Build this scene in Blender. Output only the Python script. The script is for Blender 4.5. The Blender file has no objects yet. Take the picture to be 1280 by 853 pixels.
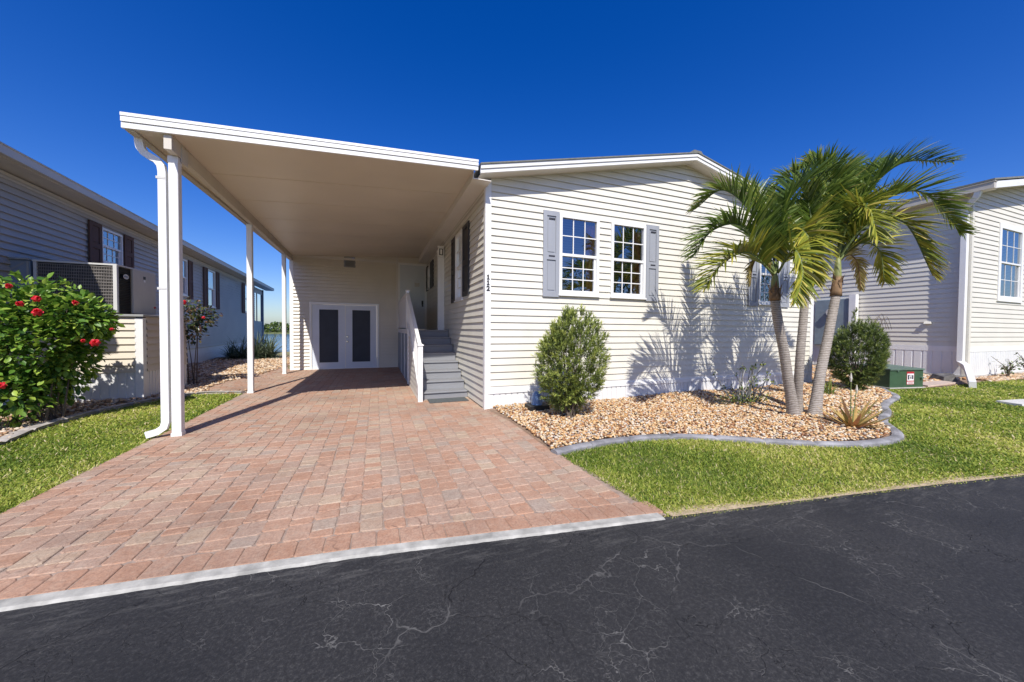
import bpy, math, random
import numpy as np
from mathutils import Vector, Matrix
random.seed(7); rng = np.random.default_rng(11)
R = math.radians
scene = bpy.context.scene
COL = scene.collection

# ------------------------------------------------------------------ materials
def nodes_of(name):
    m = bpy.data.materials.new(name); m.use_nodes = True
    nt = m.node_tree
    return m, nt, nt.nodes, nt.links, nt.nodes['Principled BSDF']

def ramp(N, stops):
    r = N.new('ShaderNodeValToRGB'); e = r.color_ramp.elements
    while len(e) < len(stops): e.new(.5)
    for el, (p, c) in zip(e, stops): el.position = p; el.color = (*c, 1)
    return r

def noise(N, L, vec, scale, detail=4, rough=.55):
    n = N.new('ShaderNodeTexNoise'); n.inputs['Scale'].default_value = scale
    n.inputs['Detail'].default_value = detail; n.inputs['Roughness'].default_value = rough
    if vec is not None: L.new(vec, n.inputs['Vector'])
    return n

def bump(N, L, h, bsdf, strength=.3, dist=.01):
    b = N.new('ShaderNodeBump'); b.inputs['Strength'].default_value = strength
    b.inputs['Distance'].default_value = dist
    L.new(h, b.inputs['Height']); L.new(b.outputs[0], bsdf.inputs['Normal']); return b

def mat(name, col, rough=.6, var=.08, vscale=3., bscale=0., bstr=.2, bdist=.005, metal=0., spec=.5, stretch=None, coat=0.):
    """plain surface colour with a little noise in tone and grain"""
    m, nt, N, L, b = nodes_of(name)
    tc = N.new('ShaderNodeTexCoord'); vec = tc.outputs['Object']
    if stretch:
        mp = N.new('ShaderNodeMapping'); mp.inputs['Scale'].default_value = stretch
        L.new(vec, mp.inputs['Vector']); vec = mp.outputs[0]
    n = noise(N, L, vec, vscale, 5)
    lo = tuple(max(0, c * (1 - var)) for c in col); hi = tuple(min(1, c * (1 + var)) for c in col)
    r = ramp(N, [(.3, lo), (.7, hi)]); L.new(n.outputs['Fac'], r.inputs['Fac'])
    L.new(r.outputs['Color'], b.inputs['Base Color'])
    b.inputs['Roughness'].default_value = rough; b.inputs['Metallic'].default_value = metal
    b.inputs['Specular IOR Level'].default_value = spec; b.inputs['Coat Weight'].default_value = coat
    if bscale:
        n2 = noise(N, L, vec, bscale, 4); bump(N, L, n2.outputs['Fac'], b, bstr, bdist)
    return m

def mat_rnd(name, stops, rough=.6, spec=.4, transl=0., bscale=0., bstr=.3, bdist=.004, var=0., vscale=20.):
    """colour picked per piece from the attribute rnd"""
    m, nt, N, L, b = nodes_of(name)
    a = N.new('ShaderNodeAttribute'); a.attribute_name = 'rnd'
    r = ramp(N, stops); L.new(a.outputs['Fac'], r.inputs['Fac'])
    out = r.outputs['Color']
    tc = N.new('ShaderNodeTexCoord')
    if var:
        n = noise(N, L, tc.outputs['Object'], vscale, 6, .65)
        mr = N.new('ShaderNodeMapRange'); mr.inputs['From Min'].default_value = .3; mr.inputs['From Max'].default_value = .7
        mr.inputs['To Min'].default_value = 1 - var; mr.inputs['To Max'].default_value = 1 + var
        L.new(n.outputs['Fac'], mr.inputs['Value'])
        mx = N.new('ShaderNodeVectorMath'); mx.operation = 'SCALE'
        L.new(out, mx.inputs[0]); L.new(mr.outputs[0], mx.inputs['Scale']); out = mx.outputs[0]
    L.new(out, b.inputs['Base Color'])
    b.inputs['Roughness'].default_value = rough; b.inputs['Specular IOR Level'].default_value = spec
    if bscale:
        n2 = noise(N, L, tc.outputs['Object'], bscale, 5); bump(N, L, n2.outputs['Fac'], b, bstr, bdist)
    if transl:
        t = N.new('ShaderNodeBsdfTranslucent'); L.new(out, t.inputs['Color'])
        mix = N.new('ShaderNodeMixShader'); mix.inputs[0].default_value = transl
        L.new(b.outputs[0], mix.inputs[1]); L.new(t.outputs[0], mix.inputs[2])
        L.new(mix.outputs[0], N['Material Output'].inputs['Surface'])
    return m

M = {}
M['siding'] = mat('cream_vinyl_siding', (.665, .635, .545), .45, .06, 2.2, 60, .06, .002)
M['siding_shed'] = mat('beige_vinyl_siding', (.70, .65, .55), .5, .04, 1.5, 60, .06, .002)
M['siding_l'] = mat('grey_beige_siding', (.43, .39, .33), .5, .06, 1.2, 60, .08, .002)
M['siding_r'] = mat('warm_cream_siding', (.655, .625, .54), .5, .04, 1.2, 60, .08, .002)
M['siding_tan'] = mat('tan_siding', (.62, .55, .44), .5, .06, 2, 60, .08, .002)
M['white'] = mat('white_painted_metal', (.76, .755, .73), .38, .03, 4, 0)
M['skirt'] = mat('white_ribbed_skirting', (.70, .70, .69), .45, .05, 2, 0)
M['soffit'] = mat('beige_soffit', (.66, .62, .55), .5, .03, 2)
M['ceiling'] = mat('stucco_embossed_ceiling', (.64, .57, .46), .42, .05, .8, 90, .12, .004)
M['gutter_b'] = mat('beige_gutter', (.50, .46, .39), .45, .06, 3)
M['shutter'] = mat('grey_shutter', (.30, .315, .345), .5, .05, 4, 40, .08, .002, stretch=(1, 1, .15))
M['shutter_d'] = mat('dark_shutter', (.022, .024, .03), .4, .1, 4)
M['shutter_br'] = mat('brown_shutter', (.10, .052, .036), .8, .15, 4)
M['black'] = mat('black_metal', (.012, .012, .013), .5, .1, 8)
M['slot'] = mat('shutter_slot', (.03, .03, .04), .6, .1, 8)
M['door'] = mat('pale_blue_door', (.60, .64, .67), .4, .03, 3)
M['door2'] = mat('blue_white_door', (.63, .67, .74), .4, .03, 3)
M['screen'] = mat('dark_door_screen', (.030, .036, .052), .6, .15, 3, 900, .1, .001)
M['dark'] = mat('dark_interior', (.02, .022, .026), .8, .3, 2)
M['blind'] = mat('window_blind', (.10, .12, .16), .6, .05, 2)
M['blind2'] = mat('pale_blind', (.5, .52, .55), .6, .05, 2)
M['curtain'] = mat('rust_curtain', (.85, .26, .10), .8, .45, 14, 30, .3, .004)
M['steps'] = mat('grey_deck_board', (.215, .22, .232), .6, .07, 5, 90, .15, .002, stretch=(.3, 3, 3))
M['mat'] = mat('grey_door_mat', (.075, .085, .085), .95, .25, 30, 300, .5, .004)
M['roof'] = mat('shingle_roof', (.16, .165, .15), .9, .2, 20, 60, .4, .01)
M['concrete'] = mat('concrete', (.46, .44, .40), .85, .14, 6, 80, .3, .004)
M['kerbpaint'] = mat('pale_kerb_concrete', (.36, .35, .31), .8, .35, 9, 70, .4, .004)
M['edging'] = mat('grey_edging', (.235, .232, .24), .85, .45, 4, 60, .6, .01)
M['edging_l'] = mat('dull_edging', (.36, .33, .29), .85, .25, 5, 60, .4, .006)
M['green_box'] = mat('green_enamel', (.04, .085, .045), .42, .18, 5, 25, .05, .003)
M['green_lid'] = mat('faded_green_enamel', (.10, .15, .115), .5, .25, 6)
M['red'] = mat('red_sticker', (.42, .02, .03), .5, .1, 10)
M['sticker'] = mat('white_sticker', (.75, .72, .72), .5, .1, 40)
M['metal'] = mat('grey_metal', (.30, .30, .285), .5, .06, 3, 0, metal=.0)
M['metal_l'] = mat('pale_metal', (.55, .54, .50), .45, .05, 3)
M['guard'] = mat('dull_wire_guard', (.20, .18, .16), .6, .2, 10)
M['beam'] = mat('beige_aluminium_beam', (.60, .55, .46), .45, .08, 3)
M['coil'] = mat('condenser_coil', (.085, .075, .068), .6, .4, 40)
M['panel_b'] = mat('blue_grey_panel', (.23, .27, .32), .45, .08, 2)
M['meter'] = mat('meter_panel', (.20, .25, .28), .5, .1, 4)
M['knob'] = mat('brass_steel_knob', (.45, .44, .42), .25, .05, 8, metal=.9)
M['soil'] = mat('bed_soil', (.24, .16, .105), .95, .3, 9, 60, .6, .01)
M['sand'] = mat('joint_sand', (.30, .225, .175), .95, .3, 12, 90, .4, .004)
M['bark'] = mat('shrub_bark', (.13, .10, .075), .9, .3, 30, 80, .6, .005)
M['leafstalk'] = mat('green_stalk', (.13, .17, .05), .6, .3, 12)
M['ground'] = mat('lawn_soil', (.22, .20, .09), .95, .4, 2, 30, .5, .01)
M['bank'] = mat('far_ground', (.10, .12, .045), .95, .3, .02)
M['sandy'] = mat('sandy_verge_soil', (.42, .33, .21), .95, .35, 14, 90, .6, .008)
M['slab'] = mat('pinkish_concrete', (.46, .36, .29), .9, .15, 8, 80, .3, .004)
M['stone_flat'] = mat('pale_stepping_stone', (.55, .54, .50), .8, .1, 6)
M['bluejug'] = mat('blue_plastic', (.12, .22, .40), .3, .1, 8)
M['rock_d'] = mat('dark_rock', (.10, .095, .09), .9, .4, 8, 40, .6, .01)

# gravel, pavers, leaves
M['gravel'] = mat_rnd('river_gravel', [(0, (.16, .07, .035)), (.15, (.36, .17, .075)), (.35, (.52, .31, .13)), (.55, (.58, .40, .20)), (.75, (.62, .50, .34)), (.9, (.60, .54, .44)), (1, (.26, .21, .18))], .7, .4, 0, 60, .3, .003, .25, 40)
M['gravel_l'] = mat_rnd('brown_gravel', [(0, (.20, .11, .06)), (.3, (.42, .26, .14)), (.6, (.55, .42, .27)), (.85, (.62, .52, .40)), (1, (.22, .17, .14))], .75, .3, 0, 60, .3, .003, .25, 40)
M['grass'] = mat_rnd('grass_blades', [(0, (.09, .155, .02)), (.25, (.20, .29, .035)), (.52, (.40, .455, .07)), (.76, (.60, .58, .15)), (.92, (.70, .58, .28)), (1, (.74, .62, .40))], .55, .3, .42)
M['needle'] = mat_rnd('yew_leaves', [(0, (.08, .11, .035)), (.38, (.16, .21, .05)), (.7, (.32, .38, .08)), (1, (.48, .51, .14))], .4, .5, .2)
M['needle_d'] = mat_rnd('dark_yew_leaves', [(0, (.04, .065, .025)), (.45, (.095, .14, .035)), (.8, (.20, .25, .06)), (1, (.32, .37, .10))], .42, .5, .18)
M['hib'] = mat_rnd('hibiscus_leaves', [(0, (.02, .06, .011)), (.35, (.07, .17, .022)), (.68, (.19, .33, .04)), (1, (.40, .52, .08))], .42, .4, .32)
M['hib_red'] = mat_rnd('reddish_leaves', [(0, (.03, .045, .02)), (.5, (.06, .09, .03)), (.8, (.16, .12, .06)), (1, (.30, .15, .11))], .35, .5, .2)
M['petal'] = mat_rnd('red_petals', [(0, (.50, .012, .02)), (.5, (.72, .02, .035)), (1, (.85, .06, .08))], .5, .3, .3)
M['frond'] = mat_rnd('palm_leaflets', [(0, (.055, .10, .018)), (.42, (.115, .18, .028)), (.7, (.20, .27, .045)), (.88, (.38, .40, .07)), (1, (.56, .48, .13))], .36, .5, .42)
M['frond_y'] = mat_rnd('yellowing_leaflets', [(0, (.09, .14, .02)), (.4, (.19, .23, .03)), (.75, (.46, .42, .05)), (1, (.60, .46, .13))], .4, .4, .3)
M['frond_b'] = mat_rnd('withered_leaflets', [(0, (.22, .19, .06)), (.5, (.38, .31, .11)), (1, (.52, .43, .22))], .6, .3, .2)
M['aloe'] = mat_rnd('aloe_leaves', [(0, (.24, .23, .07)), (.35, (.42, .29, .09)), (.7, (.60, .29, .12)), (1, (.60, .42, .26))], .45, .4, .1, 30, .2, .003, .2, 12)
M['agap'] = mat_rnd('strap_leaves', [(0, (.05, .08, .04)), (.5, (.12, .16, .09)), (1, (.28, .31, .20))], .5, .4, .2)
M['mangrove'] = mat_rnd('mangrove_leaves', [(0, (.03, .06, .012)), (.5, (.07, .13, .02)), (1, (.17, .21, .04))], .6, .3, .2)
M['yflower'] = mat('yellow_bloom', (.7, .5, .05), .6, .2, 20)
M['succ'] = mat_rnd('small_spurge_leaves', [(0, (.05, .09, .02)), (.6, (.14, .20, .04)), (1, (.33, .33, .06))], .5, .4, .15)

# glass: dark pane that mirrors the sky
def glass(name, tint, refl=.0):
    m, nt, N, L, b = nodes_of(name)
    tr = N.new('ShaderNodeBsdfTransparent'); tr.inputs['Color'].default_value = (*tint, 1)
    gl = N.new('ShaderNodeBsdfGlossy'); gl.inputs['Roughness'].default_value = .01
    gl.inputs['Color'].default_value = (.9, .95, 1, 1)
    fr = N.new('ShaderNodeFresnel'); fr.inputs['IOR'].default_value = 1.6
    ad = N.new('ShaderNodeMath'); ad.operation = 'MULTIPLY_ADD'; ad.use_clamp = True
    ad.inputs[1].default_value = 1.5; ad.inputs[2].default_value = refl
    tcg = N.new('ShaderNodeTexCoord'); ng = noise(N, L, tcg.outputs['Object'], 1.3, 1)
    bg = N.new('ShaderNodeBump'); bg.inputs['Strength'].default_value = .05; bg.inputs['Distance'].default_value = .02
    L.new(ng.outputs['Fac'], bg.inputs['Height']); L.new(bg.outputs[0], gl.inputs['Normal'])
    L.new(fr.outputs[0], ad.inputs[0])
    mx = N.new('ShaderNodeMixShader'); L.new(ad.outputs[0], mx.inputs[0])
    L.new(tr.outputs[0], mx.inputs[1]); L.new(gl.outputs[0], mx.inputs[2])
    L.new(mx.outputs[0], N['Material Output'].inputs['Surface'])
    return m
M['glass'] = glass('window_glass', (.72, .76, .82), .20)
M['glass_t'] = glass('tinted_glass', (.3, .6, .45), .16)

# pavers: tone per stone plus mottling
def paver_mat():
    m, nt, N, L, b = nodes_of('tumbled_pavers')
    a = N.new('ShaderNodeAttribute'); a.attribute_name = 'rnd'
    r = ramp(N, [(0, (.42, .215, .13)), (.25, (.42, .25, .172)), (.5, (.44, .295, .22)), (.72, (.375, .275, .218)), (.88, (.48, .39, .28)), (1, (.32, .29, .255))])
    L.new(a.outputs['Fac'], r.inputs['Fac'])
    tc = N.new('ShaderNodeTexCoord')
    n = noise(N, L, tc.outputs['Object'], 14, 8, .78)
    r2 = ramp(N, [(.32, (.47, .375, .285)), (.5, (.40, .27, .198)), (.66, (.34, .20, .13))]); L.new(n.outputs['Fac'], r2.inputs['Fac'])
    mx = N.new('ShaderNodeMix'); mx.data_type = 'RGBA'; mx.inputs['Factor'].default_value = .5
    L.new(r.outputs['Color'], mx.inputs[6]); L.new(r2.outputs['Color'], mx.inputs[7])
    # broad worn grey patches and dark tyre smudges
    n3 = noise(N, L, tc.outputs['Object'], .9, 4)
    r3 = ramp(N, [(.34, (.99, .985, .97)), (.54, (.88, .87, .85)), (.70, (.72, .70, .68))]); L.new(n3.outputs['Fac'], r3.inputs['Fac'])
    mu = N.new('ShaderNodeMix'); mu.data_type = 'RGBA'; mu.blend_type = 'MULTIPLY'; mu.inputs['Factor'].default_value = 1
    L.new(mx.outputs[2], mu.inputs[6]); L.new(r3.outputs['Color'], mu.inputs[7])
    # fine mineral speckle and brown dirt caught along curved joint lines
    n5 = noise(N, L, tc.outputs['Object'], 70, 4, .8); r5 = ramp(N, [(.32, (.72, .70, .68)), (.5, (1, 1, 1)), (.68, (1.22, 1.2, 1.15))]); L.new(n5.outputs['Fac'], r5.inputs['Fac'])
    m5 = N.new('ShaderNodeMix'); m5.data_type = 'RGBA'; m5.blend_type = 'MULTIPLY'; m5.inputs['Factor'].default_value = 1
    L.new(mu.outputs[2], m5.inputs[6]); L.new(r5.outputs['Color'], m5.inputs[7])
    wv = noise(N, L, tc.outputs['Object'], 3, 3); sc_ = N.new('ShaderNodeVectorMath'); sc_.operation = 'SCALE'; sc_.inputs['Scale'].default_value = .22; L.new(wv.outputs['Color'], sc_.inputs[0])
    av = N.new('ShaderNodeVectorMath'); av.operation = 'ADD'; L.new(tc.outputs['Object'], av.inputs[0]); L.new(sc_.outputs[0], av.inputs[1])
    vo = N.new('ShaderNodeTexVoronoi'); vo.feature = 'DISTANCE_TO_EDGE'; vo.inputs['Scale'].default_value = 4.3; L.new(av.outputs[0], vo.inputs['Vector'])
    rv = ramp(N, [(.0, (1, 1, 1)), (.022, (0, 0, 0))]); L.new(vo.outputs['Distance'], rv.inputs['Fac'])
    nm = noise(N, L, tc.outputs['Object'], 2.3, 4); rm_ = ramp(N, [(.50, (0, 0, 0)), (.60, (.75, .75, .75))]); L.new(nm.outputs['Fac'], rm_.inputs['Fac'])
    mm = N.new('ShaderNodeMath'); mm.operation = 'MULTIPLY'; L.new(rv.outputs['Color'], mm.inputs[0]); L.new(rm_.outputs['Color'], mm.inputs[1])
    m6 = N.new('ShaderNodeMix'); m6.data_type = 'RGBA'; L.new(mm.outputs[0], m6.inputs['Factor']); L.new(m5.outputs[2], m6.inputs[6]); m6.inputs[7].default_value = (.17, .105, .075, 1)
    L.new(m6.outputs[2], b.inputs['Base Color'])
    b.inputs['Roughness'].default_value = .8; b.inputs['Specular IOR Level'].default_value = .3
    n4 = noise(N, L, tc.outputs['Object'], 45, 6, .7); bump(N, L, n4.outputs['Fac'], b, .45, .006)
    return m
M['paver'] = paver_mat()

def asphalt():
    m, nt, N, L, b = nodes_of('sealed_asphalt')
    tc = N.new('ShaderNodeTexCoord'); O = tc.outputs['Object']
    def math_(op, x, y=None, clamp=False):
        k = N.new('ShaderNodeMath'); k.operation = op; k.use_clamp = clamp
        for i, v in enumerate((x, y)):
            if v is None: continue
            if isinstance(v, (int, float)): k.inputs[i].default_value = v
            else: L.new(v, k.inputs[i])
        return k.outputs[0]
    def warped(scale, amt):
        n = noise(N, L, O, scale, 4)
        s = N.new('ShaderNodeVectorMath'); s.operation = 'SUBTRACT'; L.new(n.outputs['Color'], s.inputs[0]); s.inputs[1].default_value = (.5, .5, .5)
        k = N.new('ShaderNodeVectorMath'); k.operation = 'SCALE'; L.new(s.outputs[0], k.inputs[0]); k.inputs['Scale'].default_value = amt
        a = N.new('ShaderNodeVectorMath'); a.operation = 'ADD'; L.new(O, a.inputs[0]); L.new(k.outputs[0], a.inputs[1])
        return a.outputs[0]
    def cracks(scale, warp, amt, width, mscale, lo, hi):
        v = N.new('ShaderNodeTexVoronoi'); v.feature = 'DISTANCE_TO_EDGE'; v.inputs['Scale'].default_value = scale
        L.new(warped(warp, amt), v.inputs['Vector'])
        w = noise(N, L, O, 14, 3)
        wd = math_('MULTIPLY', w.outputs['Fac'], width * 2)
        d = math_('DIVIDE', v.outputs['Distance'], wd)
        c = math_('SUBTRACT', 1.0, d, True)
        mk = noise(N, L, O, mscale, 3)
        mr = N.new('ShaderNodeMapRange'); mr.inputs['From Min'].default_value = lo; mr.inputs['From Max'].default_value = hi
        L.new(mk.outputs['Fac'], mr.inputs['Value'])
        return math_('MULTIPLY', c, mr.outputs[0], True)
    c1 = cracks(.9, 2.6, .42, .0055, .8, .47, .60)
    c2 = cracks(2.9, 5., .25, .009, 1.1, .40, .56)
    c3 = cracks(8., 10., .16, .020, 2.2, .46, .60)
    cr = math_('MAXIMUM', c1, math_('MAXIMUM', c2, math_('MULTIPLY', c3, .6)))
    g = noise(N, L, O, 52, 8, .92)
    base = ramp(N, [(.34, (.008, .008, .009)), (.52, (.024, .024, .025)), (.66, (.085, .083, .080))]); L.new(g.outputs['Fac'], base.inputs['Fac'])
    bl = noise(N, L, O, 1.1, 5); rb = ramp(N, [(.3, (.66, .67, .70)), (.7, (1.35, 1.32, 1.26))]); L.new(bl.outputs['Fac'], rb.inputs['Fac'])
    mu = N.new('ShaderNodeMix'); mu.data_type = 'RGBA'; mu.blend_type = 'MULTIPLY'; mu.inputs['Factor'].default_value = 1
    L.new(base.outputs['Color'], mu.inputs[6]); L.new(rb.outputs['Color'], mu.inputs[7])
    sx_ = N.new('ShaderNodeSeparateXYZ'); L.new(O, sx_.inputs[0])
    kd = math_('ADD', math_('ADD', sx_.outputs['Y'], math_('MULTIPLY', sx_.outputs['X'], .135)), 4.30)
    mpw = N.new('ShaderNodeMapping'); mpw.inputs['Rotation'].default_value = (0, 0, .13); mpw.inputs['Scale'].default_value = (1.2, 7, 1); L.new(O, mpw.inputs['Vector'])
    wn_ = noise(N, L, mpw.outputs[0], 3.2, 7, .75); wr = ramp(N, [(.5, (0, 0, 0)), (.68, (1, 1, 1))]); L.new(wn_.outputs['Fac'], wr.inputs['Fac'])
    wear = math_('MULTIPLY', math_('MULTIPLY', math_('MULTIPLY', kd, 2.2, True), wr.outputs['Color']), .65)
    mw_ = N.new('ShaderNodeMix'); mw_.data_type = 'RGBA'; L.new(wear, mw_.inputs['Factor']); L.new(mu.outputs[2], mw_.inputs[6]); mw_.inputs[7].default_value = (.16, .155, .14, 1); mu = mw_
    # crack dust: light in some stretches, dark in others
    cs = noise(N, L, O, 1.9, 4); rc = ramp(N, [(.45, (.004, .004, .005)), (.51, (.11, .107, .10)), (.75, (.21, .205, .185))]); L.new(cs.outputs['Fac'], rc.inputs['Fac'])
    mx = N.new('ShaderNodeMix'); mx.data_type = 'RGBA'; L.new(cr, mx.inputs['Factor'])
    L.new(mu.outputs[2], mx.inputs[6]); L.new(rc.outputs['Color'], mx.inputs[7])
    L.new(mx.outputs[2], b.inputs['Base Color'])
    b.inputs['Roughness'].default_value = .72; b.inputs['Specular IOR Level'].default_value = .35
    h = math_('SUBTRACT', math_('MULTIPLY', g.outputs['Fac'], .5), cr)
    bump(N, L, h, b, .7, .006)
    return m
M['asphalt'] = asphalt()

def water_mat():
    m, nt, N, L, b = nodes_of('lagoon_water')
    b.inputs['Base Color'].default_value = (.05, .12, .24, 1); b.inputs['Roughness'].default_value = .12
    b.inputs['IOR'].default_value = 1.33
    tc = N.new('ShaderNodeTexCoord'); mp = N.new('ShaderNodeMapping'); mp.inputs['Scale'].default_value = (1, .5, 1)
    L.new(tc.outputs['Object'], mp.inputs['Vector']); n = noise(N, L, mp.outputs[0], 1.4, 5)
    bump(N, L, n.outputs['Fac'], b, .5, .12)
    return m
M['water'] = water_mat()

def trunk_mat():
    m, nt, N, L, b = nodes_of('ringed_palm_trunk')
    tc = N.new('ShaderNodeTexCoord'); O = tc.outputs['Object']
    w = N.new('ShaderNodeTexWave'); w.wave_type = 'BANDS'; w.bands_direction = 'Z'; w.inputs['Scale'].default_value = 11
    w.inputs['Distortion'].default_value = 3.2; w.inputs['Detail'].default_value = 3; w.inputs['Detail Scale'].default_value = 1.2
    L.new(O, w.inputs['Vector'])
    n = noise(N, L, O, 22, 5, .7)
    r = ramp(N, [(.0, (.16, .13, .105)), (.22, (.30, .265, .23)), (.6, (.35, .315, .28)), (1, (.40, .37, .335))]); L.new(w.outputs['Fac'], r.inputs['Fac'])
    r2 = ramp(N, [(.3, (.68, .66, .64)), (.65, (1.08, 1.06, 1.04))]); L.new(n.outputs['Fac'], r2.inputs['Fac'])
    mu = N.new('ShaderNodeMix'); mu.data_type = 'RGBA'; mu.blend_type = 'MULTIPLY'; mu.inputs['Factor'].default_value = 1
    L.new(r.outputs['Color'], mu.inputs[6]); L.new(r2.outputs['Color'], mu.inputs[7])
    L.new(mu.outputs[2], b.inputs['Base Color']); b.inputs['Roughness'].default_value = .85
    ad = N.new('ShaderNodeMath'); ad.operation = 'ADD'; L.new(w.outputs['Fac'], ad.inputs[0]); L.new(n.outputs['Fac'], ad.inputs[1])
    bump(N, L, ad.outputs[0], b, .35, .006)
    return m
M['trunk'] = trunk_mat()
M['boot'] = mat('brown_leaf_base', (.20, .12, .06), .8, .4, 14, 50, .5, .008, stretch=(1, 1, .3))
M['shaft'] = mat('green_crownshaft', (.20, .22, .07), .5, .35, 7, stretch=(1, 1, .4))

# ------------------------------------------------------------------ mesh helpers
def chain(o):
    m = o.matrix_basis.copy()
    while o.parent: o = o.parent; m = o.matrix_basis @ m
    return m
class MB:
    def __init__(s): s.v = []; s.f = []; s.mi = []; s.rnd = []; s.mats = []
    def m(s, mt):
        if mt not in s.mats: s.mats.append(mt)
        return s.mats.index(mt)
    def add(s, vs, fs, mt=None, r=None):
        b = len(s.v); s.v += [tuple(x) for x in vs]
        r = random.random() if r is None else r
        s.rnd += [r] * len(vs); i = s.m(mt) if mt else 0
        for f in fs: s.f.append([b + k for k in f]); s.mi.append(i)
    def box(s, a, b, mt=None, r=None, bev=0.):
        x0, y0, z0 = [min(p, q) for p, q in zip(a, b)]; x1, y1, z1 = [max(p, q) for p, q in zip(a, b)]
        if bev and min(x1-x0, y1-y0, z1-z0) > 2.2*bev:
            c = []
            for z in (z0, z1):
                for y in (y0, y1):
                    for x in (x0, x1):
                        sx = bev if x == x0 else -bev; sy = bev if y == y0 else -bev; sz = bev if z == z0 else -bev
                        c += [(x, y+sy, z+sz), (x+sx, y, z+sz), (x+sx, y+sy, z)]
            def I(i, j, k, a_): return ((k*2+j)*2+i)*3+a_
            F = []
            for i in (0, 1): F.append([I(i,0,0,0), I(i,1,0,0), I(i,1,1,0), I(i,0,1,0)])
            for j in (0, 1): F.append([I(0,j,0,1), I(1,j,0,1), I(1,j,1,1), I(0,j,1,1)])
            for k in (0, 1): F.append([I(0,0,k,2), I(1,0,k,2), I(1,1,k,2), I(0,1,k,2)])
            for j in (0, 1):
                for k in (0, 1): F.append([I(0,j,k,1), I(1,j,k,1), I(1,j,k,2), I(0,j,k,2)])
            for i in (0, 1):
                for k in (0, 1): F.append([I(i,0,k,0), I(i,1,k,0), I(i,1,k,2), I(i,0,k,2)])
            for i in (0, 1):
                for j in (0, 1): F.append([I(i,j,0,0), I(i,j,1,0), I(i,j,1,1), I(i,j,0,1)])
            for i in (0, 1):
                for j in (0, 1):
                    for k in (0, 1): F.append([I(i,j,k,0), I(i,j,k,1), I(i,j,k,2)])
            s.add(c, F, mt, r); return
        s.add([(x0,y0,z0),(x1,y0,z0),(x1,y1,z0),(x0,y1,z0),(x0,y0,z1),(x1,y0,z1),(x1,y1,z1),(x0,y1,z1)],
              [(0,3,2,1),(4,5,6,7),(0,1,5,4),(1,2,6,5),(2,3,7,6),(3,0,4,7)], mt, r)
    def hexa(s, P8, mt=None, r=None):
        s.add(P8, [(0,3,2,1),(4,5,6,7),(0,1,5,4),(1,2,6,5),(2,3,7,6),(3,0,4,7)], mt, r)
    def pbox(s, P, u0, u1, z0, z1, o0, o1, mt=None, r=None):
        s.hexa([P(u0,z0,o0),P(u1,z0,o0),P(u1,z0,o1),P(u0,z0,o1),P(u0,z1,o0),P(u1,z1,o0),P(u1,z1,o1),P(u0,z1,o1)], mt, r)
    def extrude(s, prof, A, B, mt=None, caps=True):
        """closed profile as list of offset functions; A,B lists of 3D points"""
        n = len(A); s.add(list(A)+list(B), [(i,(i+1)%n,n+(i+1)%n,n+i) for i in range(n)] + ([list(range(n))[::-1], [n+i for i in range(n)]] if caps else []), mt)
    def tube(s, pts, rad, n=8, mt=None, caps=True, r=None):
        pts = [Vector(p) for p in pts]; rings = []
        if not hasattr(rad, '__len__'): rad = [rad]*len(pts)
        up = Vector((0,0,1)); prev = None
        for i, p in enumerate(pts):
            d = (pts[min(i+1,len(pts)-1)] - pts[max(i-1,0)]).normalized()
            if prev is None:
                x = d.cross(up); x = x.normalized() if x.length > .05 else Vector((1,0,0))
            else:
                x = (prev - d*prev.dot(d)).normalized()
            prev = x; y = d.cross(x)
            rings += [p + (x*math.cos(2*math.pi*k/n)+y*math.sin(2*math.pi*k/n))*rad[i] for k in range(n)]
        F = [(i*n+k, i*n+(k+1)%n, (i+1)*n+(k+1)%n, (i+1)*n+k) for i in range(len(pts)-1) for k in range(n)]
        if caps: F += [list(range(n))[::-1], [(len(pts)-1)*n+k for k in range(n)]]
        s.add(rings, F, mt, r)
    def rtube(s, pts, hw, hd, mt=None):
        """rectangular pipe along pts with width along x-ish and depth along the other side"""
        pts = [Vector(p) for p in pts]; rings = []
        for i, p in enumerate(pts):
            d = (pts[min(i+1,len(pts)-1)] - pts[max(i-1,0)]).normalized()
            y = Vector((0,1,0)); y = (y - d*y.dot(d)).normalized(); x = y.cross(d)
            rings += [p + x*hw*a + y*hd*b for a, b in ((-1,-1),(1,-1),(1,1),(-1,1))]
        F = [(i*4+k, i*4+(k+1)%4, (i+1)*4+(k+1)%4, (i+1)*4+k) for i in range(len(pts)-1) for k in range(4)]
        F += [(3,2,1,0), tuple((len(pts)-1)*4+k for k in range(4))]
        s.add(rings, F, mt)
    def build(s, name, mt=None, parent=None, smooth=False):
        me = bpy.data.meshes.new(name); me.from_pydata(s.v, [], s.f)
        for x in (s.mats or [mt]): me.materials.append(x)
        if s.mats: me.polygons.foreach_set('material_index', s.mi)
        at = me.attributes.new('rnd', 'FLOAT', 'POINT'); at.data.foreach_set('value', s.rnd)
        if smooth: me.polygons.foreach_set('use_smooth', [True]*len(me.polygons))
        me.update()
        o = bpy.data.objects.new(name, me); COL.objects.link(o)
        if parent:
            o.parent = parent; me.transform(chain(parent).inverted())
        return o

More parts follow.
